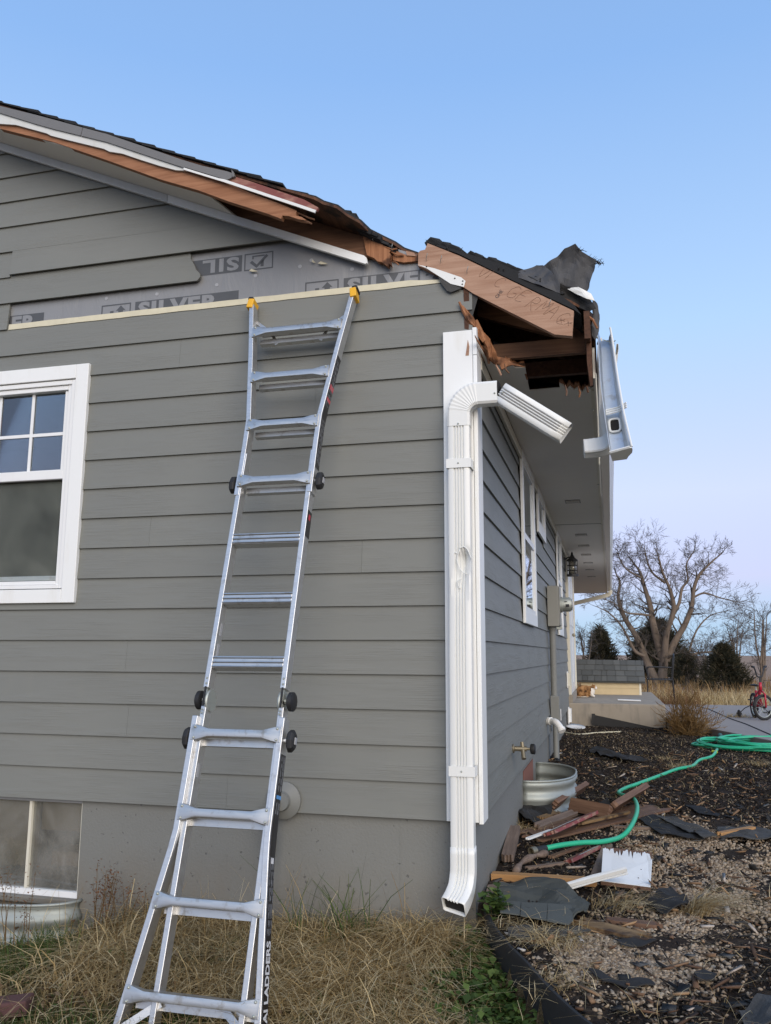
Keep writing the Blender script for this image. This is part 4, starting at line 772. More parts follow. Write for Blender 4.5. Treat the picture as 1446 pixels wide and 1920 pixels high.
for s_ in (-1, 1):
    rail([(s_*u, v) for u, v in OT], .027, .066, 'outer_rail')
    rail([(s_*.189, -1.0), (s_*.189, -2.235)], .026, .06, 'inner_rail')
    rail([(s_*.189, -2.315), (s_*.189, -3.62)], .026, .06, 'inner_rail', -.012)
    rail([(.206, -2.365), (.206, -2.85), (.211, -2.93), (.272, -3.62)] if s_ > 0 else [(-.214, -2.365), (-.214, -2.85), (-.224, -2.93), (-.335, -3.62)], .028, .068, 'outer_rail', .004)
    part('foot', G().box(lp(.275 if s_ > 0 else -.338, -3.63, 0), (.04, .04, .09), [LU, LV, LN]), M['black_plastic'], lad, bevel=.006)
    # yellow wall cap
    c = part('end_cap', G().box(lp(s_*.308, -.005, .004), (.037, .062, .074), [unit(LU+s_*.14*LV), LV-s_*.14*LU, LN]), M['yellow_plastic'], lad, bevel=.005)
    part('bumper', G().box(lp(s_*.313, .032, .002), (.034, .026, .07), [unit(LU+s_*.14*LV), LV-s_*.14*LU, LN]), M['black_plastic'], c, bevel=.009)
    g = G(); g.rect_tube([lp(s_*.28, -.1, -.02), lp(s_*.165, -.2, -.02), lp(s_*.13, -.275, -.02)], [LN]*3, .018, .004); part('brace', g, M['rung_metal'], lad)
    g = G(); g.rect_tube([lp(.25 if s_ > 0 else -.31, -3.6, .03), lp(s_*.14-.03, -3.5, -.0), ], [LN]*2, .03, .006); part('brace', g, M['rung_metal'], lad)
    # locks
    for v, hw in ((-1.17, .213), (-2.46, .228)):
        k_ = part('lock_knob', G().loft([[lp(s_*(hw+a), v+q*math.cos(t)*.05, q*math.sin(t)*.036) for t in np.linspace(0, 2*math.pi, 8, endpoint=False)] for a, q in ((.006, .75), (.012, 1), (.03, 1), (.04, .7))]), M['black_plastic'], lad, bevel=.003)
        part('lock_pin', G().tube([lp(s_*(hw-.01), v, 0), lp(s_*(hw+.02), v, 0)], .012, 8), M['aluminium'], k_); part('lock_plate', G().box(lp(s_*(hw+.042), v, 0), (.004, .03, .02), [LU, LV, LN]), M['print_grey'], k_)
    # hinge
    h = part('hinge', G().lathe([(.05, -.007), (.054, 0), (.05, .007)], lp(s_*.178, -2.285, -.02), LU, 24), M['galvanised'], lad, auto=True)
    for vv in (-2.25, -2.335): part('hinge_plate', G().box(lp(s_*.189, vv, 0), (.007, .1, .03), [LU, LV, LN]), M['galvanised'], h)
    part('hinge_knob', G().lathe([(.036, 0), (.043, .005), (.043, .022), (.036, .027)], lp(s_*.212 if s_ > 0 else s_*.212, -2.285, -.01), LU*s_, 20), M['black_plastic'], h, auto=True); part('hinge_pin', G().tube([lp(s_*.18, -2.285, -.01), lp(s_*.22, -2.285, -.01)], .012, 8), M['galvanised'], h)
    part('lock_strip', G().box(lp(s_*.189, -2.275, .03), (.008, .09, .006), [LU, LV, LN]), M['black_plastic'], h)
    for v in (-2.19, -2.215, -2.335, -2.35): part('rivet', G().ball(lp(s_*.189-.0, v, .03), .006, 6, 4), M['galvanised'], lad)
for v, hw in ((-.217, .262), (-.524, .222), (-.83, .198), (-1.165, .198)): outer_rung(v, hw)
for v in (-1.487, -1.80, -2.113): inner_rung(v, .177)
for v, hw, cu in ((-2.44, .214, -.004), (-2.78, .212, -.004), (-3.13, .246, -.014), (-3.478, .29, -.026)): outer_rung(v, hw, True, cu)
# labels on the outer face of the right-hand rails
def side_label(v0, v1, uf, mat, off=.0012, n0=-.028, n1=.026, parent=None):
    vs = np.linspace(v0, v1, 6); g = G(); pts = [lp(uf(v)+off, v, n0) for v in vs]; q = [lp(uf(v)+off, v, n1) for v in vs]
    for i in range(5): g.add([pts[i], q[i], q[i+1], pts[i+1]], [(0, 1, 2, 3)])
    return part('label', g, M[mat], parent or lad)
uo = lambda v: np.interp(v, [p[1] for p in OT[::-1]], [p[0] for p in OT[::-1]])+.0138
ul = lambda v: np.interp(v, [-3.62, -2.93, -2.85, -2.365], [.272, .211, .206, .206])+.0148
lb1 = side_label(-.42, -1.1, uo, 'label_black'); side_label(-.6, -.63, uo, 'print_red', .002); side_label(-.68, -.7, uo, 'print_red', .002); side_label(-1.34, -1.48, lambda v: .2022, 'label_black'); side_label(-1.36, -1.39, lambda v: .2025, 'print_red', .002, -.01, .015)
lb2 = side_label(-2.52, -3.6, ul, 'label_black'); side_label(-2.69, -2.705, ul, 'print_blue', .002); side_label(-2.93, -2.96, ul, 'print_white', .002, -.015, .015)
rs = np.random.default_rng(3)
for lo, hi, f, L_ in ((-.45, -1.08, uo, lb1), (-2.53, -2.67, ul, lb2), (-2.72, -3.22, ul, lb2)):
    g = G(); v = lo
    while v > hi:
        for n_ in (-.018, -.006, .006, .016):
            a, b = n_+.008*rs.random()-.004, .003; l_ = .012+.02*rs.random(); g.add([lp(f(v)+.0022, v, a), lp(f(v)+.0022, v, a+b), lp(f(v-l_)+.0022, v-l_, a+b), lp(f(v-l_)+.0022, v-l_, a)], [(0, 1, 2, 3)])
        v -= .03
    part('fine_print', g, M['print_grey'], L_)
o_ = lp(ul(-3.6)+.0024, -3.6, -.02); dirv = unit(lp(ul(-3.25), -3.25)-lp(ul(-3.6), -3.6)); g = text_geo('LA AI LADDERS', .058, o_, dirv, LN, bold=.002, wide=.9); part('lettering', g, M['print_white'], lb2)
g = G()
for s_, v, n_ in ((-1, -1.95, .0), (-1, -2.05, .0), (-1, -2.6, .0)):
    g.box(lp(s_*.1755, v, -.005), (.0012, .06, .02), [LU, LV, LN])
part('sticker', g, M['print_grey'], lad)
# ------------------------------------------------------------------ debris on the bed
def gp(px, py, h=0.0):
    z = -.4
    for _ in range(12): p = at(px, py, 'z', z+h); z = float(H(p[0], p[1]))
    return V(p[0], p[1], z+h)
def jag(n_, amp, rnd): return [(i/(n_), rnd.uniform(-amp, amp)) for i in range(n_+1)]
def plank(name, label, a, b, w, th, mat, lift=0.0, j0=0.0, j1=0.0, roll=0.0, cat='plank', lift2=None, strip=None, group='broken boards on the mulch'):
    """board from a to b (points on the ground), ragged ends"""
    a, b = V(*a), V(*b); a = a+V(0, 0, lift+th/2); b = b+V(0, 0, (lift if lift2 is None else lift2)+th/2); X = unit(b-a); L_ = np.linalg.norm(b-a)
    Y0 = unit(np.cross(V(0, 0, 1), X)); Z0 = np.cross(X, Y0); Y = math.cos(roll)*Y0+math.sin(roll)*Z0; Z = np.cross(X, Y); r = random.Random(label)
    nj = 7; e0 = [(r.uniform(-j0, j0*.3), (t/nj-.5)*w) for t in range(nj+1)]; e1 = [(L_+r.uniform(-j1*.3, j1), (.5-t/nj)*w) for t in range(nj+1)]
    o = bpy.data.objects.new(name, None); me = bpy.data.meshes.new(name); c = (a+b)/2
    pl = e0[::-1]+e1[::-1]; k = len(pl)
    vs = [(x-L_/2, y, -th/2) for x, y in pl]+[(x-L_/2, y, th/2) for x, y in pl]
    me.from_pydata(vs, [], [tuple(range(k))[::-1], tuple(range(k, 2*k))]+[(i, (i+1) % k, k+(i+1) % k, k+i) for i in range(k)]); me.materials.append(M[mat]); fixn(me)
    o = bpy.data.objects.new(name, me); link(o); o.matrix_world = Matrix(((X[0], Y[0], Z[0], c[0]), (X[1], Y[1], Z[1], c[1]), (X[2], Y[2], Z[2], c[2]), (0, 0, 0, 1)))
    tag(o, label, cat, group)
    if strip:                                # a strip of old paint along one edge
        smat, s0, s1, y0, y1 = strip; n_ = 16; xs = np.linspace(s0*L_-L_/2, s1*L_-L_/2, n_); P = [(x, y0*w, th/2+.0012) for x in xs]+[(x, (y1+r.uniform(-.12, .06))*w, th/2+.0012) for x in xs[::-1]]
        m2 = bpy.data.meshes.new('flaked_paint'); m2.from_pydata(P, [], [tuple(range(len(P)))]); m2.materials.append(M[smat]); o2 = bpy.data.objects.new('flaked_paint', m2); link(o2, o)
    return o
plank('weathered_plywood', 'weathered brown plywood sheet lying flat under the crossed lumber', gp(1000, 1572), gp(1222, 1520), .3, .014, 'brown_wood', .012, .1, .12, cat='plywood')
plank('lumber', 'short grey-brown lumber offcut leaning up nearest the window well', gp(1040, 1530), gp(1097, 1493), .085, .038, 'brown_wood', .06, .02, .01, roll=-.9)
plank('lumber', 'brown lumber offcut lying crosswise between two others', gp(1072, 1527), gp(1143, 1542), .1, .038, 'brown_wood', .05, .01, .01, roll=1.1)
plank('lumber', 'thick brown lumber offcut touching the loop of the green hose', gp(1146, 1538), gp(1205, 1500), .13, .045, 'brown_wood', .06, .03, .02, roll=-.75)
plank('painted_board', 'longer board with flaking red and white paint lying across the pile', gp(1031, 1584), gp(1112, 1545), .085, .02, 'red_flaked_paint', .06, .01, .08, roll=-.35, strip=('white_trim', .0, .72, .5, .2))
plank('painted_board', 'shorter red board with a white edge lying in the mulch', gp(1066, 1622), gp(1119, 1596), .055, .02, 'red_flaked_paint', .01, .01, .02, roll=-.3, strip=('white_trim', .3, 1.0, -.5, -.2))
plank('white_strip', 'thin broken white strip beside the brass hose end', gp(990, 1590), gp(1032, 1574), .025, .012, 'white_trim', .05, .01, .02)
plank('orange_lumber', 'long bare orange lumber strip running out from the house wall', gp(924, 1652), gp(1118, 1668), .06, .035, 'orange_wood', .01, .004, .006, lift2=.02)
plank('grey_stake', 'grey weathered wood stub standing against the foundation', gp(952, 1622), gp(966, 1575), .07, .04, 'grey_wood', .02, .03, .02, lift2=.05)
plank('grey_stake', 'small grey wood scrap by the foundation near the corner', gp(918, 1700), gp(924, 1672), .05, .03, 'grey_wood', .005, .03, .02)
plank('rotten_board', 'rotten yellow-brown splintered board in the gravel foreground', gp(1096, 1738), gp(1198, 1764), .1, .022, 'rotten_wood', .004, .08, .06)
plank('rotten_board', 'short brown rotten chip behind the splintered foreground board', gp(1150, 1732), gp(1222, 1740), .06, .02, 'brown_wood', .002, .05, .05)
plank('grey_board', 'grey weathered board beneath the left edge of the white panel', gp(1118, 1650), gp(1140, 1590), .06, .02, 'grey_wood', .005, .03, .05)
plank('pale_stick', 'pale broken stick on the gravel beyond the white panel', gp(1155, 1555), gp(1222, 1558), .035, .02, 'grey_wood', .006, .03, .03)
plank('grey_stake', 'grey wooden post stub lying in the green weeds by the edging', at(922, 1884, 'z', -.63), at(934, 1832, 'z', -.63), .085, .05, 'grey_wood', .03, .03, .015, lift2=.05)
plank('pale_stick', 'tan wood shard resting on the slate-coloured scraps at right', gp(1352, 1573), gp(1412, 1562), .04, .018, 'orange_wood', .025, .03, .03)
plank('pale_stick', 'small pale wood chip stuck in the dark felt scrap', gp(1250, 1692), gp(1264, 1678), .03, .015, 'grey_wood', .02, .01, .01)
P = crom([gp(966, 1636, .02), gp(978, 1618, .03), gp(1000, 1606, .035), gp(1024, 1600, .03)], 5); solo('bent_root', G().tube(P, [.018+.006*math.sin(i) for i in range(len(P))], 7), M['grey_wood'], 'curved grey root-like wood strip below the hose end', 'branch', tuple(P[0]), smooth=True)
# white panel with torn edge
plank('splintered_board', 'splintered grey-brown board poking out from under the crossed lumber', gp(1010, 1560), gp(1075, 1535), .07, .02, 'grey_wood', .03, .06, .05, roll=.2)
plank('splintered_board', 'thin dark splintered lath lying beside the shorter red board', gp(1040, 1612), gp(1100, 1590), .03, .015, 'brown_wood', .015, .05, .05)
plank('splintered_board', 'narrow reddish-brown splinter resting across the weathered plywood', gp(1090, 1560), gp(1175, 1540), .035, .016, 'rotten_wood', .05, .05, .06)
plank('splintered_board', 'stubby brown wood block at the foot of the window well', gp(1015, 1548), gp(1045, 1538), .06, .04, 'rotten_wood', .02, .02, .03)
plank('splintered_board', 'short grey splinter lying between the hose end and the orange lumber', gp(1000, 1632), gp(1050, 1625), .03, .014, 'grey_wood', .01, .05, .05)
wp = thing('torn_white_sheet', 'white painted panel with a jagged torn top edge', 'panel', tuple(gp(1175, 1640)))
c4 = [gp(1127, 1652, .05), gp(1220, 1664, .03), gp(1222, 1600, .1), gp(1131, 1590, .11)]
tr = random.Random(5); top = []
for t in np.linspace(0, 1, 44): q = c4[3]*(1-t)+c4[2]*t; top.append(q+(c4[0]-c4[3])*(.02+.09*mnoise.noise(Vector((t*9, 3, 1)))+.05*mnoise.noise(Vector((t*31, 7, 1)))+(.22*tr.random() if tr.random() < .3 else .0)))
nrm = unit(np.cross(c4[1]-c4[0], c4[3]-c4[0])); part('painted_face', G().prism([c4[0], c4[1]]+top[::-1], nrm*.003), M['white_trim'], wp)
part('wood_backing', G().prism([c4[0]-nrm*.001, c4[1]-nrm*.001, c4[2]+(c4[2]-c4[1])*.04-nrm*.001, c4[3]+(c4[3]-c4[0])*.05-nrm*.001], -nrm*.018), M['brown_wood'], wp)
for a, b in ((.8, .45), (.75, .2)): q = c4[0]*(1-a)+c4[1]*a; r_ = c4[3]*(1-a)+c4[2]*a; part('nail_hole', G().lathe([(.004, .0035), (.004, .0045)], q*(1-b)+r_*b, nrm, 7), M['deep_dark'], wp)
a, b = gp(1054, 1665, .03), gp(1175, 1632, .12); ds2 = thing('drip_edge_strip', 'narrow white metal strip propped across the white panel', 'metal strip', tuple(gp(1054, 1665)))
X = unit(b-a); up = unit(V(0, -.5, 1)); g = G(); g.rect_tube([a, (a+b)/2+V(0, 0, .004), b], [up]*3, .052, .005); part('flat', g, M['white_metal'], ds2); g = G(); g.rect_tube([a+up*.012+V(0, -.02, 0), b+up*.012+V(0, -.02, 0)], [up]*2, .012, .02); part('folded_edge', g, M['white_metal'], ds2); part('nail_hole', G().box((a+b)/2+up*.008, (.012, .01, .003), [X, np.cross(up, X), up]), M['deep_dark'], ds2)
# shingle and felt scraps
def scrap(name, label, pts, h, mat, amp=.02, th=.005, cat='shingle', seed=0, group='torn roofing scraps on the bed', parts=None):
    P = [gp(x, y, h) for x, y in pts]; c = sum(P)/len(P); bm = bmesh.new(); vs = [bm.verts.new(p-c) for p in P]; bm.faces.new(vs); bmesh.ops.triangulate(bm, faces=bm.faces[:])
    for _ in range(3): bmesh.ops.subdivide_edges(bm, edges=bm.edges[:], cuts=1, use_grid_fill=True)
    for v in bm.verts: v.co.z += amp*(.6+mnoise.fractal(Vector((v.co.x*6+seed, v.co.y*6, seed)), 1., 2., 2)); v.co.x += .008*mnoise.noise(Vector((v.co.x*22, v.co.y*22, seed))); v.co.y += .008*mnoise.noise(Vector((v.co.x*22, v.co.y*22, seed+9)))
    me = bpy.data.meshes.new(name); bm.to_mesh(me); bm.free(); me.materials.append(M[mat]); o = bpy.data.objects.new(name, me); link(o); o.location = c; s_ = o.modifiers.new('t', 'SOLIDIFY'); s_.thickness = th; tag(o, label, cat, group); return o
s1 = scrap('shingle_sheet', 'large torn sheet of grey-green shingles beside the foundation', [(936, 1664), (990, 1655), (1047, 1659), (1062, 1674), (1108, 1702), (1090, 1728), (1072, 1735), (1000, 1722), (936, 1712)], .012, 'green_shingle', .035, .008)
def tab(pts, h, par, mat='green_shingle'):
    P = [gp(x, y, h) for x, y in pts]; part('shingle_tab', G().prism(P, (0, 0, .006)), M[mat], par)
tab([(978, 1694), (1027, 1696), (1025, 1727), (976, 1718)], .05, s1); tab([(1028, 1696), (1072, 1699), (1075, 1727), (1066, 1735), (1026, 1728)], .049, s1); tab([(938, 1690), (977, 1693), (975, 1717), (938, 1712)], .048, s1)
scrap('felt_strip', 'flat slate felt strip in front of the large shingle sheet', [(952, 1745), (1020, 1738), (1090, 1742), (1108, 1750), (1060, 1762), (990, 1768), (955, 1762)], .01, 'slate_felt', .015, seed=3)
scrap('shingle_strip', 'slate shingle strip curving over the gravel left of its twin', [(1195, 1537), (1225, 1532), (1290, 1560), (1322, 1575), (1290, 1576), (1240, 1570)], .012, 'asphalt_shingle', .02, seed=5)
scrap('shingle_strip', 'slate shingle strip with a pale edge at the bend of the hose', [(1228, 1532), (1262, 1536), (1325, 1560), (1345, 1573), (1318, 1574), (1280, 1556)], .03, 'slate_felt', .02, seed=6)
scrap('shingle_strip', 'crumpled slate shingle strip reaching the right edge of the bed', [(1345, 1556), (1400, 1552), (1446, 1562), (1500, 1566), (1500, 1580), (1400, 1578), (1350, 1572)], .012, 'slate_felt', .03, seed=7)
scrap('shingle_strip', 'small dark shingle strip in the mulch above the gravel', [(1285, 1512), (1310, 1512), (1352, 1530), (1346, 1534), (1310, 1526)], .012, 'asphalt_shingle', .012, seed=8)
scrap('felt_scrap', 'crumpled black felt lying against the window well', [(975, 1520), (1010, 1508), (1038, 1515), (1034, 1545), (1000, 1550), (972, 1540)], .02, 'felt', .06, seed=9)
scrap('felt_scrap', 'blue-black felt scrap behind the crossed lumber', [(1105, 1510), (1140, 1505), (1150, 1514), (1110, 1520)], .02, 'felt', .03, seed=10)
scrap('felt_scrap', 'pointed black felt scrap left of the straw tuft', [(1213, 1703), (1240, 1682), (1258, 1676), (1292, 1702), (1288, 1716), (1250, 1722)], .01, 'felt', .06, seed=11)
scrap('felt_scrap', 'flat black felt strip low in the foreground mulch', [(1152, 1770), (1200, 1766), (1232, 1770), (1205, 1780), (1165, 1780)], .006, 'felt', .02, seed=12)
scrap('felt_scrap', 'long thin black felt shred across the foreground gravel', [(1098, 1828), (1125, 1830), (1160, 1848), (1218, 1844), (1232, 1856), (1180, 1862), (1130, 1848)], .006, 'felt', .02, seed=13)
scrap('felt_scrap', 'rounded black felt piece right of the gravel patch', [(1302, 1838), (1320, 1830), (1345, 1836), (1338, 1850), (1310, 1852)], .006, 'felt', .03, seed=14)
scrap('shingle_strip', 'slate shingle pieces in the bottom right corner', [(1384, 1900), (1420, 1884), (1470, 1878), (1500, 1900), (1480, 1940), (1400, 1930)], .02, 'slate_felt', .05, seed=15)
scrap('felt_scrap', 'black felt shred in the mulch left of the coiled hose', [(1100, 1408), (1120, 1405), (1180, 1420), (1215, 1428), (1180, 1430), (1130, 1420)], .02, 'felt', .04, seed=16)
scrap('white_scrap', 'torn white siding scrap lying in the straw below the downspout', [(766, 1838), (788, 1846), (802, 1866), (778, 1870)], .03, 'white_trim', .02, cat='scrap', seed=17, group='white scraps in the straw')
scrap('white_scrap', 'small white scrap at the bottom edge of the straw', [(800, 1908), (830, 1914), (835, 1925), (806, 1925)], .03, 'white_trim', .02, cat='scrap', seed=18, group='white scraps in the straw')
g = G(); c = gp(10, 1912); g.box(c+V(0, 0, .05), (.2, .1, .06), [(1, .3, .1), (-.3, 1, 0), (-.1, 0, 1)]); solo('brick', g, simple('brick_red', (.09, .042, .04), .9, bump=.4), 'dull red brick half buried in the grass under the window well', 'brick', tuple(c), bevel=.008)
dp = gp(1078, 1367); solo('white_dish', G().lathe([(.02, .01), (.1, .015), (.15, .04), (.155, .045), (.1, .028), (.02, .022)], dp, (.1, -.15, 1), 20), M['white_vinyl'], 'white plastic dish lying on the mulch below the porch slab', 'dish', tuple(dp), smooth=True)
dp = at(1180, 1314, 'z', .08); solo('white_board', G().box(dp+V(0, 0, .012), (.36, .2, .012), [(1, 0, -.02), (0, 1, 0), (.02, 0, 1)]), M['white_vinyl'], 'thin white board lying on the concrete porch slab', 'board', tuple(dp))
ep_ = [gp(1112, 1352), gp(1235, 1372)]; a = at(1110, 1352, 'y', 9.3); b = at(1240, 1375, 'y', 9.2); solo('black_edging_strip', G().prism([a+V(0, 0, -.05), b+V(0, 0, -.03), b+V(0, 0, .06), a+V(.05, 0, .09), a+V(.05, 0, .11), a+V(0, 0, .11)], (0, .02, 0)), M['black_plastic'], 'length of black plastic edging leaning against the porch slab', 'edging', tuple(a))
P = [gp(1055, 1372, .01), gp(1085, 1377, .012), gp(1118, 1374, .015), gp(1165, 1372, .012)]; solo('pale_rope', G().tube(crom(P, 4), .01, 6), M['bare_fibre'], 'pale cord lying on the mulch near the porch slab', 'cord', tuple(P[0]))
# landscape edging
yy = np.linspace(.0, -3.2, 46); rings = []
for y in yy: x = float(edge_x(y))+.012*math.sin(y*7); b = float(Hbed(x, y)); l_ = float(Hlawn(x, y)); rings.append([(x-.012, y, l_-.06), (x-.018, y, b+.015), (x-.012, y, b+.03), (x+.002, y, b+.03), (x+.004, y, b+.01), (x+.002, y, l_-.06)])
solo('landscape_edging', G().loft(rings), M['black_plastic'], 'black plastic edging curving between the lawn and the mulch bed', 'edging', (.2, -.5, -.5), auto=True)

# ------------------------------------------------------------------ hose
hz = thing('garden_hose', 'green garden hose snaking over the mulch to its brass end', 'hose', tuple(gp(1100, 1580)))
HP = [gp(*q) for q in [(1345, 1405, .05), (1335, 1418, .025), (1312, 1425, .02), (1298, 1436, .02), (1270, 1442, .02), (1235, 1455, .02), (1200, 1468, .02), (1172, 1478, .02), (1160, 1486, .02), (1168, 1491, .03), (1185, 1495, .06), (1194, 1508, .1), (1193, 1528, .1), (1180, 1554, .07), (1162, 1570, .04), (1130, 1578, .05), (1090, 1580, .06), (1050, 1585, .06), (1022, 1591, .05)]]
part('hose', G().tube(crom(HP, 6), .0155, 10), M['hose_green'], hz, smooth=True)
a, b = HP[-1], gp(1000, 1596, .05); d = unit(b-a); part('collar', G().tube([a-d*.005, a+d*.085], .021, 12), M['black_plastic'], hz, auto=True); part('coupling', G().lathe([(.02, .0), (.026, .003), (.026, .04), (.019, .041), (.018, .01)], a+d*.086, d, 14), M['brass'], hz, auto=True)
hc = thing('hose_coil', 'pile of coiled green garden hose at the edge of the driveway', 'hose', (2.3, 6.9, -.28))
rs = np.random.default_rng(11); path = [HP[0]]
th = 2.6
for i in range(260):
    lpn = i/24; cx_, cy_ = 2.42+.1*math.sin(lpn*2.1), 6.95+.08*math.cos(lpn*1.7); rx, ry = .74+.16*math.sin(lpn*1.31)-.02*lpn, .55+.14*math.cos(lpn*.93); x, y = cx_+rx*math.cos(th), cy_+ry*math.sin(th); path.append(V(x, y, float(H(x, y))+.02+.0075*lpn+.012*math.sin(th*3+lpn))); th += 2*math.pi/24
part('hose', G().tube(path[1:], .0135, 8), M['hose_green'], hc, smooth=True); part('fitting', G().tube([gp(1336, 1409, .04), gp(1344, 1410, .04)], .016, 8), simple('tag_yellow', (.45, .5, .05), .5), hc)
# hose end over the coil
stk = gp(1351, 1390); solo('sprinkler_stake', G().tube([stk, stk+V(0, 0, .06)], .02, 8).ball(stk+V(0, 0, .075), .03, 8, 6), simple('teal_plastic', (.03, .1, .11), .5), 'small teal plastic stake at the driveway edge by the hose', 'stake', tuple(stk))

# ------------------------------------------------------------------ gravel, mulch chips
def chips(name, pts, sizes, mat, shape, seed):
    rs = np.random.default_rng(seed); n_ = len(pts)
    if shape == 'pebble':
        t = (1+5**.5)/2; bv = np.array([(-1, t, 0), (1, t, 0), (-1, -t, 0), (1, -t, 0), (0, -1, t), (0, 1, t), (0, -1, -t), (0, 1, -t), (t, 0, -1), (t, 0, 1), (-t, 0, -1), (-t, 0, 1)])/1.9; bf = np.array([(0,11,5),(0,5,1),(0,1,7),(0,7,10),(0,10,11),(1,5,9),(5,11,4),(11,10,2),(10,7,6),(7,1,8),(3,9,4),(3,4,2),(3,2,6),(3,6,8),(3,8,9),(4,9,5),(2,4,11),(6,2,10),(8,6,7),(9,8,1)])
    else:
        bv = np.array([(x, y, z) for z in (-1, 1) for x, y in ((-1, -1), (1, -1), (1, 1), (-1, 1))], float); bf = np.array([(0,2,1),(0,3,2),(4,5,6),(4,6,7),(0,1,5),(0,5,4),(1,2,6),(1,6,5),(2,3,7),(2,7,6),(3,0,4),(3,4,7)])
    k = len(bv); a = rs.uniform(0, 2*np.pi, n_); tl = rs.normal(0, .35 if shape != 'pebble' else .8, n_); v = bv[None]*sizes[:, None, :]; 
    if shape == 'pebble': v = v*rs.uniform(.82, 1.15, (n_, k, 1))
    else: v[:, :4] *= rs.uniform(.5, 1.1, (n_, 4, 1))
    ct, st = np.cos(tl)[:, None], np.sin(tl)[:, None]; x, z = v[..., 0]*ct-v[..., 2]*st, v[..., 0]*st+v[..., 2]*ct; ca, sa = np.cos(a)[:, None], np.sin(a)[:, None]
    v = np.stack([x*ca-v[..., 1]*sa, x*sa+v[..., 1]*ca, z], -1)+pts[:, None, :]
    f = (bf[None]+(np.arange(n_)*k)[:, None, None]).reshape(-1, 3); vv = v.reshape(-1, 3)
    me = bpy.data.meshes.new(name); me.vertices.add(len(vv)); me.vertices.foreach_set('co', vv.astype(np.float32).ravel()); me.loops.add(len(f)*3); me.loops.foreach_set('vertex_index', f.astype(np.int32).ravel()); me.polygons.add(len(f)); me.polygons.foreach_set('loop_start', np.arange(0, len(f)*3, 3, dtype=np.int32)); me.polygons.foreach_set('loop_total', np.full(len(f), 3, np.int32)); me.update(calc_edges=True)
    r = np.repeat(rs.random(n_), k); at2 = me.color_attributes.new('rnd', 'FLOAT_COLOR', 'POINT'); at2.data.foreach_set('color', np.stack([r, np.repeat(rs.random(n_), k), r, r*0+1], 1).astype(np.float32).ravel()); me.materials.append(M[mat])
    o = bpy.data.objects.new(name, me); link(o); return kind(o, 'stuff')
def rndmat(name, stops, rough=.85, bsc=0):
    n = N(name); a = n.n('Attribute'); a.attribute_name = 'rnd'; s_ = n.n('SeparateColor'); n.l(a.outputs['Color'], s_.inputs[0]); c = n.ramp(s_.outputs[0], stops); v = n.noise(n.pos((90, 90, 90)), 1, 2); c = n.mix(n.math('MULTIPLY', v, .4), c, tuple(V(*stops[0][1])*.6)); n.col(c).rough(rough).spec(.25); M[name] = n.m; return n
rndmat('pebbles', [(0, (.11, .08, .055)), (.25, (.22, .16, .105)), (.55, (.36, .27, .18)), (.85, (.5, .41, .3)), (1, (.27, .235, .2))], .7); rndmat('mulch_chips', [(0, (.008, .007, .006)), (.6, (.028, .021, .017)), (.85, (.06, .042, .03)), (.95, (.13, .1, .075)), (1, (.2, .16, .12))], .9)
def gpn(px, py):
    d = ((px-723)/CAMF)[:, None]*_r-((py-960)/CAMF)[:, None]*_u+_fw; z = np.full(len(px), -.4)
    for _ in range(8): P = CAM+((z-CAM[2])/d[:, 2])[:, None]*d; z = H(P[:, 0], P[:, 1])
    P[:, 2] = z; return P
def sample_bed(n_, seed, x0=-.02, x1=3.2, y0=-2.4, y1=9.3, pw=1.0):
    rs = np.random.default_rng(seed); y = y0+(y1-y0)*rs.random(n_)**pw; x = x0+(x1-x0)*rs.random(n_); k = (x > np.where(y < .05, edge_x(y)+.02, .0)) & ((y < 6.6) | (x < 1.95)); x, y = x[k], y[k]; return np.stack([x, y, H(x, y)], 1), rs
# gravel where it lies thick
pat = [((1290, 1600), (150, 60), 1.0), ((1370, 1650), (110, 60), .9), ((1200, 1820), (120, 50), 1.0), ((1110, 1790), (70, 40), .7), ((1330, 1740), (110, 50), .55), ((1240, 1560), (70, 30), .7), ((1300, 1700), (90, 40), .6)]
rs = np.random.default_rng(21); px, py = [], []
for (cx_, cy_), (sx, sy), w in pat:
    k = int(2900*w); px.append(rs.normal(cx_, sx*.62, k)); py.append(rs.normal(cy_, sy*.62, k))
px, py = np.concatenate(px), np.concatenate(py); k = (py > 1535) & (px < 1560) & (px > 985); pb = gpn(px[k], py[k]); k = pb[:, 0] > np.where(pb[:, 1] < .05, edge_x(pb[:, 1])+.03, .05); pb = pb[k]
extra, rs2 = sample_bed(7000, 5, pw=1.3); pb = np.concatenate([pb, extra]); sz = np.random.default_rng(4).uniform(.006, .0135, (len(pb), 1))*np.array([[1.1, .9, .62]]); pb[:, 2] += sz[:, 2]*.4
chips('gravel', pb, sz, 'pebbles', 'pebble', 31)
mp, rs2 = sample_bed(52000, 6, pw=1.25)
dd_ = mp-CAM; qx = 723+CAMF*(dd_@_r)/(dd_@_fw); qy = 960-CAMF*(dd_@_u)/(dd_@_fw); pd = np.zeros(len(mp))
for (cx_, cy_), (sx, sy), w in pat: pd += w*np.exp(-.5*(((qx-cx_)/(sx*.75))**2+((qy-cy_)/(sy*.75))**2))
mp = mp[rs2.random(len(mp)) > np.clip(pd*1.1, 0, .93)]; sz = np.stack([rs2.uniform(.005, .02, len(mp)), rs2.uniform(.002, .005, len(mp)), rs2.uniform(.001, .003, len(mp))], 1); mp[:, 2] += .004+.012*rs2.random(len(mp))
chips('mulch', mp, sz, 'mulch_chips', 'chip', 32)

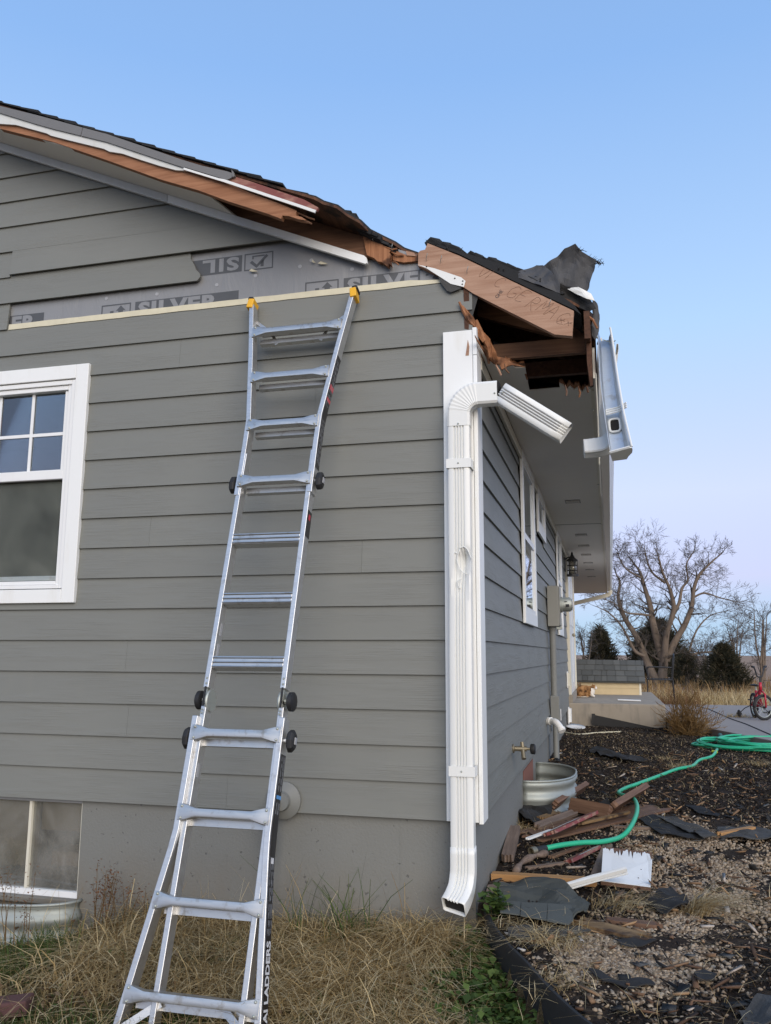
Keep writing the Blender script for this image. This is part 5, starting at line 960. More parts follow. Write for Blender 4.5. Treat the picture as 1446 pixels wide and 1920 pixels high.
rndmat('wood_litter', [(0, (.07, .04, .025)), (.4, (.16, .095, .06)), (.75, (.3, .19, .11)), (.93, (.42, .27, .15)), (1, (.6, .58, .55))], .9); rndmat('felt_litter', [(0, (.012, .012, .012)), (.7, (.04, .04, .04)), (1, (.12, .12, .118))], .85)
lp_, rs2 = sample_bed(900, 8, x1=2.4, y1=6, pw=1.5); sz = np.stack([rs2.uniform(.012, .07, len(lp_)), rs2.uniform(.003, .011, len(lp_)), rs2.uniform(.002, .006, len(lp_))], 1); lp_[:, 2] += .014; chips('wood_splinters', lp_, sz, 'wood_litter', 'chip', 33)
lp_, rs2 = sample_bed(420, 9, x1=2.4, y1=6, pw=1.5); sz = np.stack([rs2.uniform(.012, .05, len(lp_)), rs2.uniform(.01, .03, len(lp_)), rs2.uniform(.001, .003, len(lp_))], 1); lp_[:, 2] += .014; chips('shingle_crumbs', lp_, sz, 'felt_litter', 'chip', 34)
# ------------------------------------------------------------------ grass and weeds
def raw_mesh(name, vv, f, mat, cols=None, base=(0, 0, 0), parent=None):
    me = bpy.data.meshes.new(name); me.vertices.add(len(vv)); me.vertices.foreach_set('co', (np.asarray(vv)-V(*base)).astype(np.float32).ravel()); k = f.shape[1]; me.loops.add(f.size); me.loops.foreach_set('vertex_index', f.astype(np.int32).ravel()); me.polygons.add(len(f)); me.polygons.foreach_set('loop_start', np.arange(0, f.size, k, dtype=np.int32)); me.polygons.foreach_set('loop_total', np.full(len(f), k, np.int32)); me.update(calc_edges=True)
    if cols is not None: a = me.color_attributes.new('rnd', 'FLOAT_COLOR', 'POINT'); a.data.foreach_set('color', np.stack([cols, cols, cols, cols*0+1], 1).astype(np.float32).ravel())
    me.materials.append(M[mat]); o = bpy.data.objects.new(name, me); link(o, parent); return o
def blades(name, base, h, bend, width, mat, seed, ang=None, parent=None, org=(0, 0, 0)):
    rs = np.random.default_rng(seed); n_ = len(base); a = rs.uniform(0, 2*np.pi, n_) if ang is None else ang; d = np.stack([np.cos(a), np.sin(a), 0*a], 1); s_ = np.stack([-np.sin(a+rs.normal(0, .6, n_)), np.cos(a), 0*a], 1); L = []
    kink = rs.normal(0, .2, (n_, 3))*h[:, None]
    for t in (0, .35, .7, 1.0):
        up = h*t*(1-.5*np.minimum(bend, 1.6)*t); out = h*bend*t*t*.9
        p = base+d*out[:, None]+kink*t*t*np.array([1, 1, .4]); p[:, 2] = base[:, 2]+np.maximum(up, .004)+kink[:, 2]*t*.3; w = width*(1-.75*t); L.append(p-s_*w[:, None]/2); L.append(p+s_*w[:, None]/2)
    vv = np.stack(L, 1).reshape(-1, 3); i = np.arange(n_)[:, None]*8; q = np.concatenate([i+np.array([[0, 1, 3, 2]]), i+np.array([[2, 3, 5, 4]]), i+np.array([[4, 5, 7, 6]])]); return raw_mesh(name, vv, q, mat, np.repeat(rs.random(n_), 8), org, parent)
def leafmat(name, stops, rough=.7, trans=.25):
    n = rndmat(name, stops, rough); n.p.inputs['Subsurface Weight'].default_value = 0
    tr = n.n('BsdfTranslucent'); n.l(n.p.inputs['Base Color'].links[0].from_socket, tr.inputs[0]); m = n.n('MixShader'); m.inputs[0].default_value = trans; n.l(n.p.outputs[0], m.inputs[1]); n.l(tr.outputs[0], m.inputs[2]); n.l(m.outputs[0], n.out.inputs[0])
leafmat('straw', [(0, (.16, .1, .04)), (.3, (.46, .33, .15)), (.65, (.7, .54, .28)), (1, (.86, .74, .48))]); leafmat('green_blade', [(0, (.035, .06, .015)), (.6, (.07, .12, .03)), (1, (.14, .17, .05))]); leafmat('weed_leaf', [(0, (.04, .07, .018)), (.6, (.08, .14, .03)), (1, (.16, .22, .06))])
leafmat('golden_weed', [(0, (.17, .1, .04)), (.5, (.32, .2, .085)), (1, (.42, .29, .14))]); leafmat('cedar_leaf', [(0, (.022, .024, .014)), (.6, (.065, .06, .034)), (1, (.14, .11, .065))]); leafmat('red_weed', [(0, (.14, .06, .03)), (1, (.3, .16, .08))])
rs = np.random.default_rng(77)
def lawn_pts(n_, x0=-4.2, x1=.9, y0=-2.2, y1=.02, keep=None):
    x = rs.uniform(x0, x1, n_); y = rs.uniform(y0, y1, n_); k = x < np.where(y < .05, edge_x(y)-.02, 0)
    k &= ~((y > -.28) & (((x+3.08)/.88)**2+((y-.03)/.26)**2 < 1))
    if keep is not None: k &= keep(x, y)
    x, y = x[k], y[k]; return np.stack([x, y, H(x, y)-.005], 1)
def dens(x, y, f, off): return np.array([.5+.5*mnoise.noise(Vector((a*f+off, b*f, off))) for a, b in zip(x, y)])
B = lawn_pts(17000); dn = dens(B[:, 0], B[:, 1], 2.2, 3.3); B = B[rs.random(len(B)) < .25+1.3*np.clip(dn-.3, 0, 1)]
wl = (B[:, 0] < -1.9) & (B[:, 1] > -.75)
blades('dead_grass', B, rs.uniform(.04, .2, len(B))*np.where(wl, .5, 1.0), rs.uniform(.4, 1.9, len(B)), rs.uniform(.003, .0065, len(B)), 'straw', 41)['kind'] = 'stuff'
# matted straw mound under the downspout and along the wall
c = [(-.22, -.2, .3, .2, 5200, .12), (-.45, -.45, .4, .3, 4200, .06), (-.75, -.15, .35, .16, 2000, .05), (-1.5, -.1, .4, .1, 1300, .05), (-1.1, -.5, .5, .3, 2200, .03), (-1.7, -.5, .4, .25, 1400, .03), (-.2, -.85, .5, .25, 2200, .03)]
PB = []
for x, y, sx, sy, k, hh in c:
    X_ = rs.normal(x, sx*.6, k); Y_ = np.minimum(rs.normal(y, sy*.7, k), -.02); z = H(X_, Y_)+hh*np.exp(-((X_-x)/sx)**2-((Y_-y)/sy)**2)*rs.random(k); q = (X_ < edge_x(Y_)-.06-.2*rs.random(k)) & ~((X_ > -.2) & (X_ < .02) & (Y_ > -.12)); PB.append(np.stack([X_, Y_, z], 1)[q])
PB = np.concatenate(PB); an = rs.normal(-1.2, 1.5, len(PB)); blades('matted_straw', PB, rs.uniform(.05, .24, len(PB)), rs.uniform(.6, 2.1, len(PB)), rs.uniform(.003, .007, len(PB)), 'straw', 42, an)['kind'] = 'stuff'
gk = lambda x, y: dens(x, y, 2.1, 9.1) > .5
GB = lawn_pts(34000, keep=gk); blades('green_grass', GB, rs.uniform(.05, .15, len(GB)), rs.uniform(.2, 1.2, len(GB)), rs.uniform(.003, .006, len(GB)), 'green_blade', 43)['kind'] = 'stuff'
# tall single stalks along the wall
TB = []
for px, py, n_ in [(230, 1700, 18), (330, 1700, 10), (410, 1690, 12), (520, 1690, 16), (560, 1720, 8), (610, 1700, 18), (770, 1700, 10), (800, 1700, 8), (60, 1760, 12), (150, 1780, 14)]:
    for i in range(n_): p = at(px+random.uniform(-45, 45), py, 'y', random.uniform(-.35, -.05)); TB.append((p[0], p[1], float(H(p[0], p[1]))))
TB = np.array(TB); blades('tall_stalks', TB, rs.uniform(.16, .42, len(TB)), rs.uniform(.1, 1.0, len(TB)), rs.uniform(.003, .006, len(TB)), 'straw', 44)['kind'] = 'stuff'
LB = lawn_pts(1500); blades('pale_stems', LB, rs.uniform(.12, .34, len(LB)), rs.uniform(.8, 2.2, len(LB)), rs.uniform(.004, .008, len(LB)), 'straw', 45)['kind'] = 'stuff'
def tuft(name, label, cat, c, n_, hmin, hmax, mat, spread, bmin=.1, bmax=1.0, w=(.004, .008), group=None, ang=None, seed=1):
    r = np.random.default_rng(seed); P = np.stack([r.normal(c[0], spread, n_), r.normal(c[1], spread, n_), np.full(n_, c[2])], 1); P[:, 2] = np.maximum(H(P[:, 0], P[:, 1]), c[2]-.03); o = blades(name, P, r.uniform(hmin, hmax, n_), r.uniform(bmin, bmax, n_), r.uniform(*w, n_), mat, seed, None if ang is None else r.normal(ang[0], ang[1], n_), org=c); o.location = tuple(c); return tag(o, label, cat, group)
c = at(655, 1750, 'y', -.14); c[2] = H(c[0], c[1]); tuft('green_grass_clump', 'clump of long green grass blades against the foundation left of the downspout', 'grass clump', c, 60, .2, .5, 'green_blade', .05, .1, 1.3, (.005, .009), seed=51)
c = at(560, 1740, 'y', -.12); c[2] = H(c[0], c[1]); tuft('green_grass_clump', 'sparse upright green blades just right of the ladder', 'grass clump', c, 14, .2, .45, 'green_blade', .04, .0, .4, (.004, .007), seed=52)
c = at(60, 1860, 'y', -.5); c[2] = H(c[0], c[1]); tuft('green_grass_clump', 'dense low green grass clump below the gable window well', 'grass clump', c, 260, .08, .2, 'green_blade', .1, .1, .8, (.003, .006), seed=53)
c = at(90, 1800, 'y', -.35); c[2] = H(c[0], c[1]); tuft('green_grass_clump', 'short green tuft touching the corrugated window well', 'grass clump', c, 120, .08, .18, 'green_blade', .05, .1, .6, (.003, .006), seed=54)
def leafy(name, label, spots, seed, size=(.02, .05), mat='weed_leaf'):
    r = np.random.default_rng(seed); vv, cols = [], []
    for x, y, z, hz_ in spots:
        for i in range(9):
            a = r.uniform(0, 6.28); e = r.uniform(.1, 1.0); L = r.uniform(*size); d = V(math.cos(a)*math.cos(e), math.sin(a)*math.cos(e), math.sin(e)); s_ = V(-math.sin(a), math.cos(a), 0)*L*.33; b = V(x, y, z+hz_*r.random())+V(*r.normal(0, .018, 3)); vv += [b, b+d*L*.5-s_, b+d*L+V(0, 0, -L*.25), b+d*L*.5+s_]; cols += [r.random()]*4
    vv = np.array(vv); f = np.arange(len(vv)).reshape(-1, 4); o = raw_mesh(name, vv, f, mat, np.array(cols), vv.mean(0)); o.location = tuple(vv.mean(0)); return o
sp_ = []
for i in range(800):
    y = random.uniform(-1.5, -.06); x = float(edge_x(y))-.03-abs(random.gauss(0, .15)); sp_.append((x, y, float(H(x, y)), .1))
kind(leafy('ground_cover_weeds', '', sp_, 61, (.025, .06)), 'stuff')
sp_ = [(float(p[0]), float(p[1]), float(p[2]), .04) for p in lawn_pts(260, x0=-3, x1=.3, y0=-1.6, y1=-.1)]; kind(leafy('clover', '', sp_, 62, (.012, .03)), 'stuff')
leafmat('dead_leaf', [(0, (.07, .04, .022)), (.6, (.18, .11, .06)), (1, (.36, .27, .18))])
sp_ = [(float(p[0]), float(p[1]), float(p[2]), .05) for p in lawn_pts(230, x0=-3, x1=.4, y0=-1.6, y1=-.03)]; kind(leafy('dead_leaves', '', sp_, 64, (.015, .045), 'dead_leaf'), 'stuff')
c = gp(925, 1722); tag(leafy('broadleaf_weed', '', [(c[0]+random.gauss(0, .03), c[1]+random.gauss(0, .03), c[2], .1) for _ in range(9)], 63, (.04, .08)), 'green broad-leaved weed at the house corner beside the edging', 'weed')
# rusty seed heads by the window well
def stalk_weed(label, c, n_, h, seed, mat='red_weed', name='dry_weed', sprd=.12):
    r = random.Random(seed); t = thing(name, label, 'weed', tuple(c)); g = G(); sp2 = []
    for i in range(n_):
        a = r.uniform(0, 6.28); b = V(*c)+V(r.gauss(0, .05), r.gauss(0, .03), 0); hh = h*r.uniform(.6, 1); e = b+V(math.cos(a)*sprd*r.random(), math.sin(a)*sprd*.5*r.random(), hh); m = (b+e)/2+V(r.gauss(0, .02), 0, 0); g.tube([b, m, e], [.003, .0022, .0012], 4)
        for q in range(3): p = m+(e-m)*(.4+.3*q); sp2.append((p[0], p[1], p[2]-.015, .03))
    part('stem', g, M['straw'], t); o = leafy('seed_head', '', sp2, seed, (.008, .02), mat); o.parent = t; o.location = V(*o.location)-V(*t.location); kind(o, 'stuff'); return t
c = at(180, 1760, 'y', -.16); c[2] = H(c[0], c[1]); stalk_weed('rusty dry weed with seed heads rising beside the window well end', c, 9, .36, 71)
c = at(220, 1790, 'y', -.2); c[2] = H(c[0], c[1]); stalk_weed('reddish dry weed in the straw between window well and ladder', c, 9, .3, 72)
c = at(30, 1800, 'y', -.36); c[2] = H(c[0], c[1]); stalk_weed('thin dry weed standing in front of the corrugated window well', c, 7, .42, 73)
# straw tufts on the bed
for px, py, n_, hx, lb, sd, an in [(1300, 1716, 240, .3, 'splayed straw tuft with long stems lying in the gravel', 81, (.15, .5)), (1030, 1770, 260, .18, 'matted straw tuft in the bed corner beside the edging', 82, None), (1150, 1705, 160, .2, 'pale tangled straw in front of the white panel', 83, (-.2, .8)), (1275, 1440, 120, .15, 'low straw tuft beside the thin run of green hose', 84, None), (1250, 1425, 90, .12, 'low straw tuft in the mulch behind the hose', 85, None), (1425, 1436, 130, .16, 'straw tuft at the right edge in front of the coiled hose', 86, None), (980, 1560, 170, .14, 'straw nest against the foundation beside the debris', 87, None), (1175, 1500, 60, .1, 'little straw tuft inside the bend of the hose', 88, None), (940, 1735, 80, .14, 'curled straw tuft at the house corner on the bed', 89, None), (1050, 1850, 120, .12, 'thin straw tuft on the bed just inside the edging', 90, None)]:
    c = gp(px, py); tuft('straw_tuft', lb, 'straw', c, n_, hx*.4, hx, 'straw', .03 if sd == 81 else .07, 1.0, 2.0, (.002, .004), None, an, sd)
for i, (px, py) in enumerate([(1385, 1328), (1410, 1340)]):
    c = at(1388, 1345, 'z', -.18) if i == 0 else None
    if i == 0: r = np.random.default_rng(5); P = np.stack([r.normal(c[0], .14, 200), r.normal(c[1], .06, 200), np.full(200, -.18)], 1); o = blades('crack_grass', P, r.uniform(.06, .16, 200), r.uniform(.8, 1.8, 200), r.uniform(.004, .007, 200), 'straw', 91, org=c); o.location = tuple(c); tag(o, 'pale dry grass tuft growing in the driveway crack by the bicycle', 'straw')

# ------------------------------------------------------------------ background
# small shed
sh = thing('dog_house', 'low cream-sided shelter with a grey shingled roof behind the cat', 'shelter', (.6, 12.9, .08))
x0, x1, y0, y1 = .08, 1.14, 12.5, 13.5
for i, (a, b) in enumerate(((.079, .2), (.2, .33))): part('siding_board', G().hexa([(x0, y0-.012, a), (x1, y0-.012, a), (x1, y0+.01, a), (x0, y0+.01, a), (x0, y0-.002, b), (x1, y0-.002, b), (x1, y0+.01, b), (x0, y0+.01, b)]), simple('cream_siding', (.5, .4, .24), .6) if i == 0 else M['cream_siding'], sh)
part('corner_post', G().bx(x1+.001, x1+.04, y0-.015, y0+.05, .079, .33), M['cream_trim'], sh); part('side_wall', G().prism([(x1-.02, y0+.011, .079), (x1-.02, y1, .079), (x1-.02, y1, .38), (x1-.02, 12.95, .64), (x1-.02, y0+.011, .33)], (.02, 0, 0)), M['cream_siding'], sh); part('back_wall', G().bx(x0, x1, y1, y1+.02, .079, .36), M['cream_siding'], sh)
e0, e1 = V(-.02, 12.42, .32), V(1.25, 12.42, .31); t0, t1 = V(-.02, 12.95, .72), V(1.25, 12.95, .705); nr = unit(np.cross(e1-e0, t0-e0))
rf = part('roof', G().prism([e0, e1, t1, t0], -nr*.02), M['shed_shingle'], sh); part('roof_back', G().prism([t0, t1, t1+V(0, .6, -.3), t0+V(0, .6, -.3)], (0, 0, -.02)), M['shed_shingle'], rf)
r = random.Random(3)
for row in range(4):
    x = 0.0-.04*row
    while x < 1.0:
        w = r.choice([.08, .1, .13, .16]); a, b = max(x, 0), min(x+w-.006, 1); v0, v1 = row/4, (row+1)/4+.02
        if b-a > .02:
            q = lambda u, v: (e0*(1-u)+e1*u)*(1-v)+(t0*(1-u)+t1*u)*v+nr*(.014*(1-(v-v0)*3.5)+.003*r.random())
            part('shingle', G().prism([q(a, v0), q(b, v0), q(b, min(v1, 1)), q(a, min(v1, 1))], nr*.008), M['shed_shingle'], rf)
        x += w
# calico cat
def remeshed(name, g, mat, vox, parent=None, label=None, loc=(0, 0, 0)):
    me = mesh_of(name, g, None, loc); fixn(me); o = bpy.data.objects.new('tmp', me); COL.objects.link(o); m = o.modifiers.new('r', 'REMESH'); m.mode = 'VOXEL'; m.voxel_size = vox; m2 = o.modifiers.new('s', 'SMOOTH'); m2.iterations = 4
    bpy.context.view_layer.update(); dg = bpy.context.evaluated_depsgraph_get(); nm = bpy.data.meshes.new_from_object(o.evaluated_get(dg)); bpy.data.objects.remove(o); nm.name = name; nm.materials.clear(); nm.materials.append(mat); nm.polygons.foreach_set('use_smooth', [True]*len(nm.polygons)); o = bpy.data.objects.new(name, nm); link(o, parent)
    if parent is None: o.location = loc
    return o
CS = 1.05; cc = V(.215, 11.25, .08)
def K(x, y, z): return cc+V(x, y, z)*CS
n = N('cat_fur'); P_ = n.pos((1/CS, 1/CS, 1/CS), True); sx = n.n('SeparateXYZ'); n.l(P_, sx.inputs[0]); nz = n.noise(n.pos((11, 11, 11), True), 1, 3); cf = n.ramp(nz, [(.36, (.03, .02, .014)), (.44, (.17, .085, .035)), (.6, (.36, .2, .09))])
wob = n.math('SUBTRACT', nz, .5); wx = n.math('ADD', sx.outputs[0], n.math('MULTIPLY', wob, .05)); wz = n.math('ADD', sx.outputs[2], n.math('MULTIPLY', wob, .04)); chest = n.math('MULTIPLY', n.math('GREATER_THAN', wx, .07), n.math('LESS_THAN', wz, .15)); low = n.math('LESS_THAN', wz, .016); muz = n.math('GREATER_THAN', wx, .15)
n.col(n.mix(n.math('MAXIMUM', n.math('MAXIMUM', chest, muz), low), cf, (.66, .62, .56))).rough(.95).spec(.1).bump(n.noise(n.pos((150, 150, 150), True), 1, 2), .4, .003); M['cat_fur'] = n.m
ct = thing('cat', 'calico cat crouching on the porch slab facing right', 'cat', tuple(cc))
g = G(); B3 = lambda c, r, a=16, b=11: g.ball(K(*c), tuple(q*CS for q in r), a, b)
B3((-.07, 0, .1), (.105, .09, .1)); B3((-.02, 0, .105), (.11, .085, .095)); B3((.045, 0, .1), (.085, .075, .09)); B3((.085, -.004, .105), (.05, .055, .075)); B3((.115, -.012, .165), (.05, .048, .044)); B3((.152, -.016, .152), (.024, .028, .022), 12, 8)
for s_ in (-1, 1):
    e = K(.104, -.012+s_*.03, .195); ring = lambda rr, h, dx=0, dy=0: [e+V(rr*math.cos(t)*.8+dx, rr*math.sin(t)+dy, h)*CS for t in np.linspace(0, 2*math.pi, 8, endpoint=False)]
    g.loft([ring(.018, -.012), ring(.014, .008, -.001, s_*.003), ring(.004, .032, -.004, s_*.007)])
    g.tube([K(.08, s_*.036, .07), K(.09, s_*.038, .03), K(.13, s_*.038, .017)], [.028*CS, .022*CS, .016*CS], 8); B3((-.07, s_*.062, .06), (.075, .04, .06)); B3((-.01, s_*.07, .018), (.05, .02, .018), 12, 8)
g.tube(crom([K(-.165, 0, .04), K(-.18, -.06, .022), K(-.12, -.105, .02), K(-.03, -.11, .018)], 4), .018*CS, 8)
remeshed('body', g, M['cat_fur'], .0065, ct, loc=tuple(cc))
for s_ in (-1, 1): part('eye', G().ball(K(.15, -.014+s_*.024, .174), .007, 8, 6), M['black_plastic'], ct)
part('nose', G().ball(K(.177, -.017, .156), .006, 6, 5), simple('cat_pink', (.4, .2, .18), .6), ct)
# patio chair
ch = thing('metal_chair', 'black wrought-iron patio chair behind the porch slab', 'chair', (1.75, 14.6, -.4)); cx0, cy0 = 1.62, 14.6
zg = float(H(cx0, cy0)); zt = .32
g = G(); g.tube([(cx0-.25, cy0-.22, zt), (cx0+.25, cy0-.25, zt-.01), (cx0+.27, cy0+.22, zt), (cx0-.23, cy0+.25, zt), (cx0-.25, cy0-.22, zt)], .014, 6)
for i in range(9): g.tube([(cx0-.24+.06*i, cy0-.23, zt), (cx0-.22+.06*i, cy0+.24, zt)], .006, 4)
part('seat', g, M['black_iron'], ch)
for dx, dy in ((-.25, -.22), (.25, -.25), (.27, .22), (-.23, .25)): part('leg', G().tube([(cx0+dx, cy0+dy, zt), (cx0+dx*1.1, cy0+dy*1.1, zg)], .013, 6), M['black_iron'], ch)
g = G(); bk = [(cx0+.24, cy0-.25, zt), (cx0+.28, cy0-.24, zt+.35), (cx0+.3, cy0-.1, zt+.5), (cx0+.3, cy0+.12, zt+.5), (cx0+.29, cy0+.22, zt+.35), (cx0+.26, cy0+.22, zt)]; g.tube(crom(bk, 5), .014, 6); part('backrest', g, M['black_iron'], ch)
for y in np.linspace(cy0-.18, cy0+.16, 6): part('back_bar', G().tube([(cx0+.25, y, zt), (cx0+.29, y, zt+.46)], .006, 5), M['black_iron'], ch)
for s_ in (-.24, .24): part('armrest', G().tube(crom([(cx0-.22, cy0+s_, zt), (cx0-.24, cy0+s_, zt+.22), (cx0-.1, cy0+s_, zt+.25), (cx0+.28, cy0+s_, zt+.24)], 5), .013, 6), M['black_iron'], ch)
# child's bicycle
bkp = V(2.93, 10.25, -.18); bc = thing('bicycle', "small red child's bicycle with training wheels on the driveway", 'bicycle', tuple(bkp)); R_ = .178
simple('bike_red', (.4, .012, .03), .3, var=.1); fd = unit(V(.1, -1.0, 0)); sd_ = V(-fd[1], fd[0], 0)
def wheel(c, axle, r_, name='wheel'):
    axle = unit(axle); U = unit(np.cross(axle, V(0, 0, 1))); W_ = np.cross(U, axle); ringp = [c+r_*(math.cos(t)*U+math.sin(t)*W_) for t in np.linspace(0, 2*math.pi, 29)]
    w = part(name, G().tube(ringp, .024 if r_ > .1 else .018, 8), simple('tyre', (.018, .018, .019), .8) if 'tyre' not in M else M['tyre'], bc, smooth=True)
    if r_ > .1:
        part('rim', G().tube([c+(p-c)*.87 for p in ringp], .009, 6), M['galvanised'], w, smooth=True); g = G()
        for i in range(14): t = i*2*math.pi/14; g.tube([c, c+r_*.87*(math.cos(t)*U+math.sin(t)*W_)], .0025, 4)
        part('spokes', g, M['galvanised'], w)
    part('hub', G().tube([c-axle*.04, c+axle*.04], .018, 8), M['black_plastic'], w); return w
fwc = bkp+V(0, 0, R_+.02); rwc = fwc-fd*.56; ax_f = unit(V(.32, -.95, 0)*.9+sd_*.25); wheel(fwc, ax_f, R_); wheel(rwc, sd_, R_)
st = fwc+V(-.01, .06, .34)-fd*.03; g = G(); g.tube([fwc+ax_f*.05, fwc+ax_f*.05+V(0, 0, .2), st+V(0, 0, -.08)], .014, 7); g.tube([fwc-ax_f*.05, fwc-ax_f*.05+V(0, 0, .2), st+V(0, 0, -.08)], .014, 7); part('fork', g, M['bike_red'], bc, smooth=True)
part('head_tube', G().tube([st+V(0, 0, -.09), st+V(0, 0, .04)], .024, 8), M['bike_red'], bc, smooth=True)
bb = (fwc+rwc)/2+V(0, 0, -.0)-fd*.05; sp3 = bb-fd*.06+V(0, 0, .24)
g = G(); g.tube([st, bb], .02, 8); g.tube([st+V(0, 0, -.06), sp3-V(0, 0, .06)], .016, 8); g.tube([bb, sp3], .018, 8)
for s_ in (-1, 1): g.tube([bb, rwc+sd_*s_*.045], .011, 6); g.tube([sp3-V(0, 0, .05), rwc+sd_*s_*.045], .011, 6)
part('frame', g, M['bike_red'], bc, smooth=True)
part('seat_post', G().tube([sp3, sp3+V(0, 0, .07)], .013, 6), M['galvanised'], bc); s0 = sp3+V(0, 0, .085); part('saddle', G().loft([[s0+fd*a+sd_*w*math.cos(t)+V(0, 0, .018*math.sin(t)) for t in np.linspace(0, 6.28, 9)[:-1]] for a, w in ((-.1, .05), (-.07, .075), (0, .05), (.08, .02), (.11, .012))]), M['black_plastic'], bc, smooth=True)
hb = st+V(0, 0, .12); part('stem', G().tube([st+V(0, 0, .03), hb], .014, 7), M['black_iron'], bc)
for s_ in (-1, 1): h_ = part('handlebar', G().tube(crom([hb, hb+ax_f*0+sd_*0+V(s_*.04, 0, .02), hb+V(s_*.07, .04*s_, .12), hb+V(s_*.1, .1*s_, .16)], 5), .012, 7), M['black_iron'], bc, smooth=True); part('grip', G().tube([hb+V(s_*.09, .09*s_, .158), hb+V(s_*.13, .17*s_, .165)], .018, 7), M['black_plastic'], h_)
part('chain_guard', G().box(bb-fd*.1+sd_*.06+V(0, 0, .02), (.36, .012, .08), [fd, sd_, (0, 0, 1)]), M['bike_red'], bc, bevel=.005)
for s_ in (-1, 1):
    part('crank', G().tube([bb+sd_*s_*.05, bb+sd_*s_*.07+V(0, 0, -.1*s_)], .009, 5), M['galvanised'], bc); part('pedal', G().box(bb+sd_*s_*.11+V(0, 0, -.1*s_), (.07, .06, .02), [fd, sd_, (0, 0, 1)]), M['black_plastic'], bc)
    tw = V(*(rwc+sd_*s_*.24)); tw[2] = bkp[2]+.062; wheel(tw, sd_, .045, 'training_wheel'); part('outrigger', G().tube([rwc+sd_*s_*.05, rwc+sd_*s_*.15+V(0, 0, -.05), tw], .008, 5), M['black_iron'], bc)

# trees
n = N('bark'); g_ = n.noise(n.pos((6, 6, 1.5)), 1, 5, .65); n.col(n.mix(g_, (.1, .078, .062), (.26, .205, .16))).rough(.95).spec(.1).bump(g_, .8, .05); M['bark'] = n.m
simple('twig', (.1, .082, .068), .95, var=.3, sc=2)
def branch_mesh(segs, nside_f):
    """segs: list of (points, radii)"""
    vv, ff = [], []
    for P, R in segs:
        k = nside_f(R[0]); m = len(P); b = len(vv); T = unit(P[-1]-P[0]); a = V(0, 1, 0) if abs(T[1]) < .9 else V(1, 0, 0); U = unit(np.cross(T, a)); B_ = np.cross(T, U)
        for i in range(m):
            for j in range(k): t = 2*math.pi*j/k; vv.append(P[i]+R[i]*(math.cos(t)*U+math.sin(t)*B_))
        for i in range(m-1):
            for j in range(k): ff.append((b+i*k+j, b+i*k+(j+1) % k, b+(i+1)*k+(j+1) % k, b+(i+1)*k+j))
    return np.array(vv), np.array(ff)
def grow(out, p, d, L, r, lvl, rnd, maxl, curl=.13, up=.06):
    n_ = 5; P = [p]; dd = unit(d)
    for i in range(n_): dd = unit(dd+V(rnd.gauss(0, curl), rnd.gauss(0, curl), rnd.gauss(0, curl)+up*.25)); P.append(P[-1]+dd*L/n_)
    R = [max(r*(1-.62*i/n_), .0045) for i in range(n_+1)]; out.append((P, R))
    if lvl >= maxl: return
    kids = 3 if lvl < maxl-1 else 5
    for q in range(kids):
        i = rnd.choice([2, 3, 4, 5]) if q else n_; e = P[i]; a = unit(dd+V(rnd.gauss(0, .55), rnd.gauss(0, .55), rnd.gauss(0, .45)+up*.3)); grow(out, e, a, L*rnd.uniform(.55, .85), R[i]*.72, lvl+1, rnd, maxl, curl, up)
def limb_tree(name, label, D, limbs, seed, base, maxl=4, tl=.9, group=None):
    rnd = random.Random(seed); t = thing(name, label, 'tree', tuple(base), group); trunk, twigs = [], []
    for pts, r0, r1 in limbs:
        off = rnd.uniform(-1, 1); P = [atd(x, y, D+off*i/len(pts)*1.6) for i, (x, y) in enumerate(pts)]; P = crom(P, 5); k = len(P); R = [r0+(r1-r0)*i/(k-1) for i in range(k)]; trunk.append((P, R))
        for i in range(int(k*.2), k, 1):
            if i < k*.45 and rnd.random() < .5: continue
            T = unit(P[min(i+1, k-1)]-P[max(i-1, 0)]); d = unit(T*.55+V(rnd.gauss(0, .7), rnd.gauss(0, .7), rnd.gauss(0, .5)+.15)); grow(twigs, P[i], d, tl*rnd.uniform(.6, 1.15)*(1.1-.3*i/k), max(R[i]*.4, .012), 1, rnd, maxl)
        grow(twigs, P[-1], P[-1]-P[-2], tl*.6, R[-1], 1, rnd, maxl)
    v, f = branch_mesh(trunk, lambda r: 10); b = V(*base); o = raw_mesh('trunk', v, f, 'bark', None, base, t); o.data.polygons.foreach_set('use_smooth', [True]*len(f))
    v, f = branch_mesh(twigs, lambda r: 4 if r > .02 else 3); o = raw_mesh('crown', v, f, 'twig', None, base, t); return t
q_ = lambda L: [(1040+x/3.56, 980+y/3.56) for x, y in L]
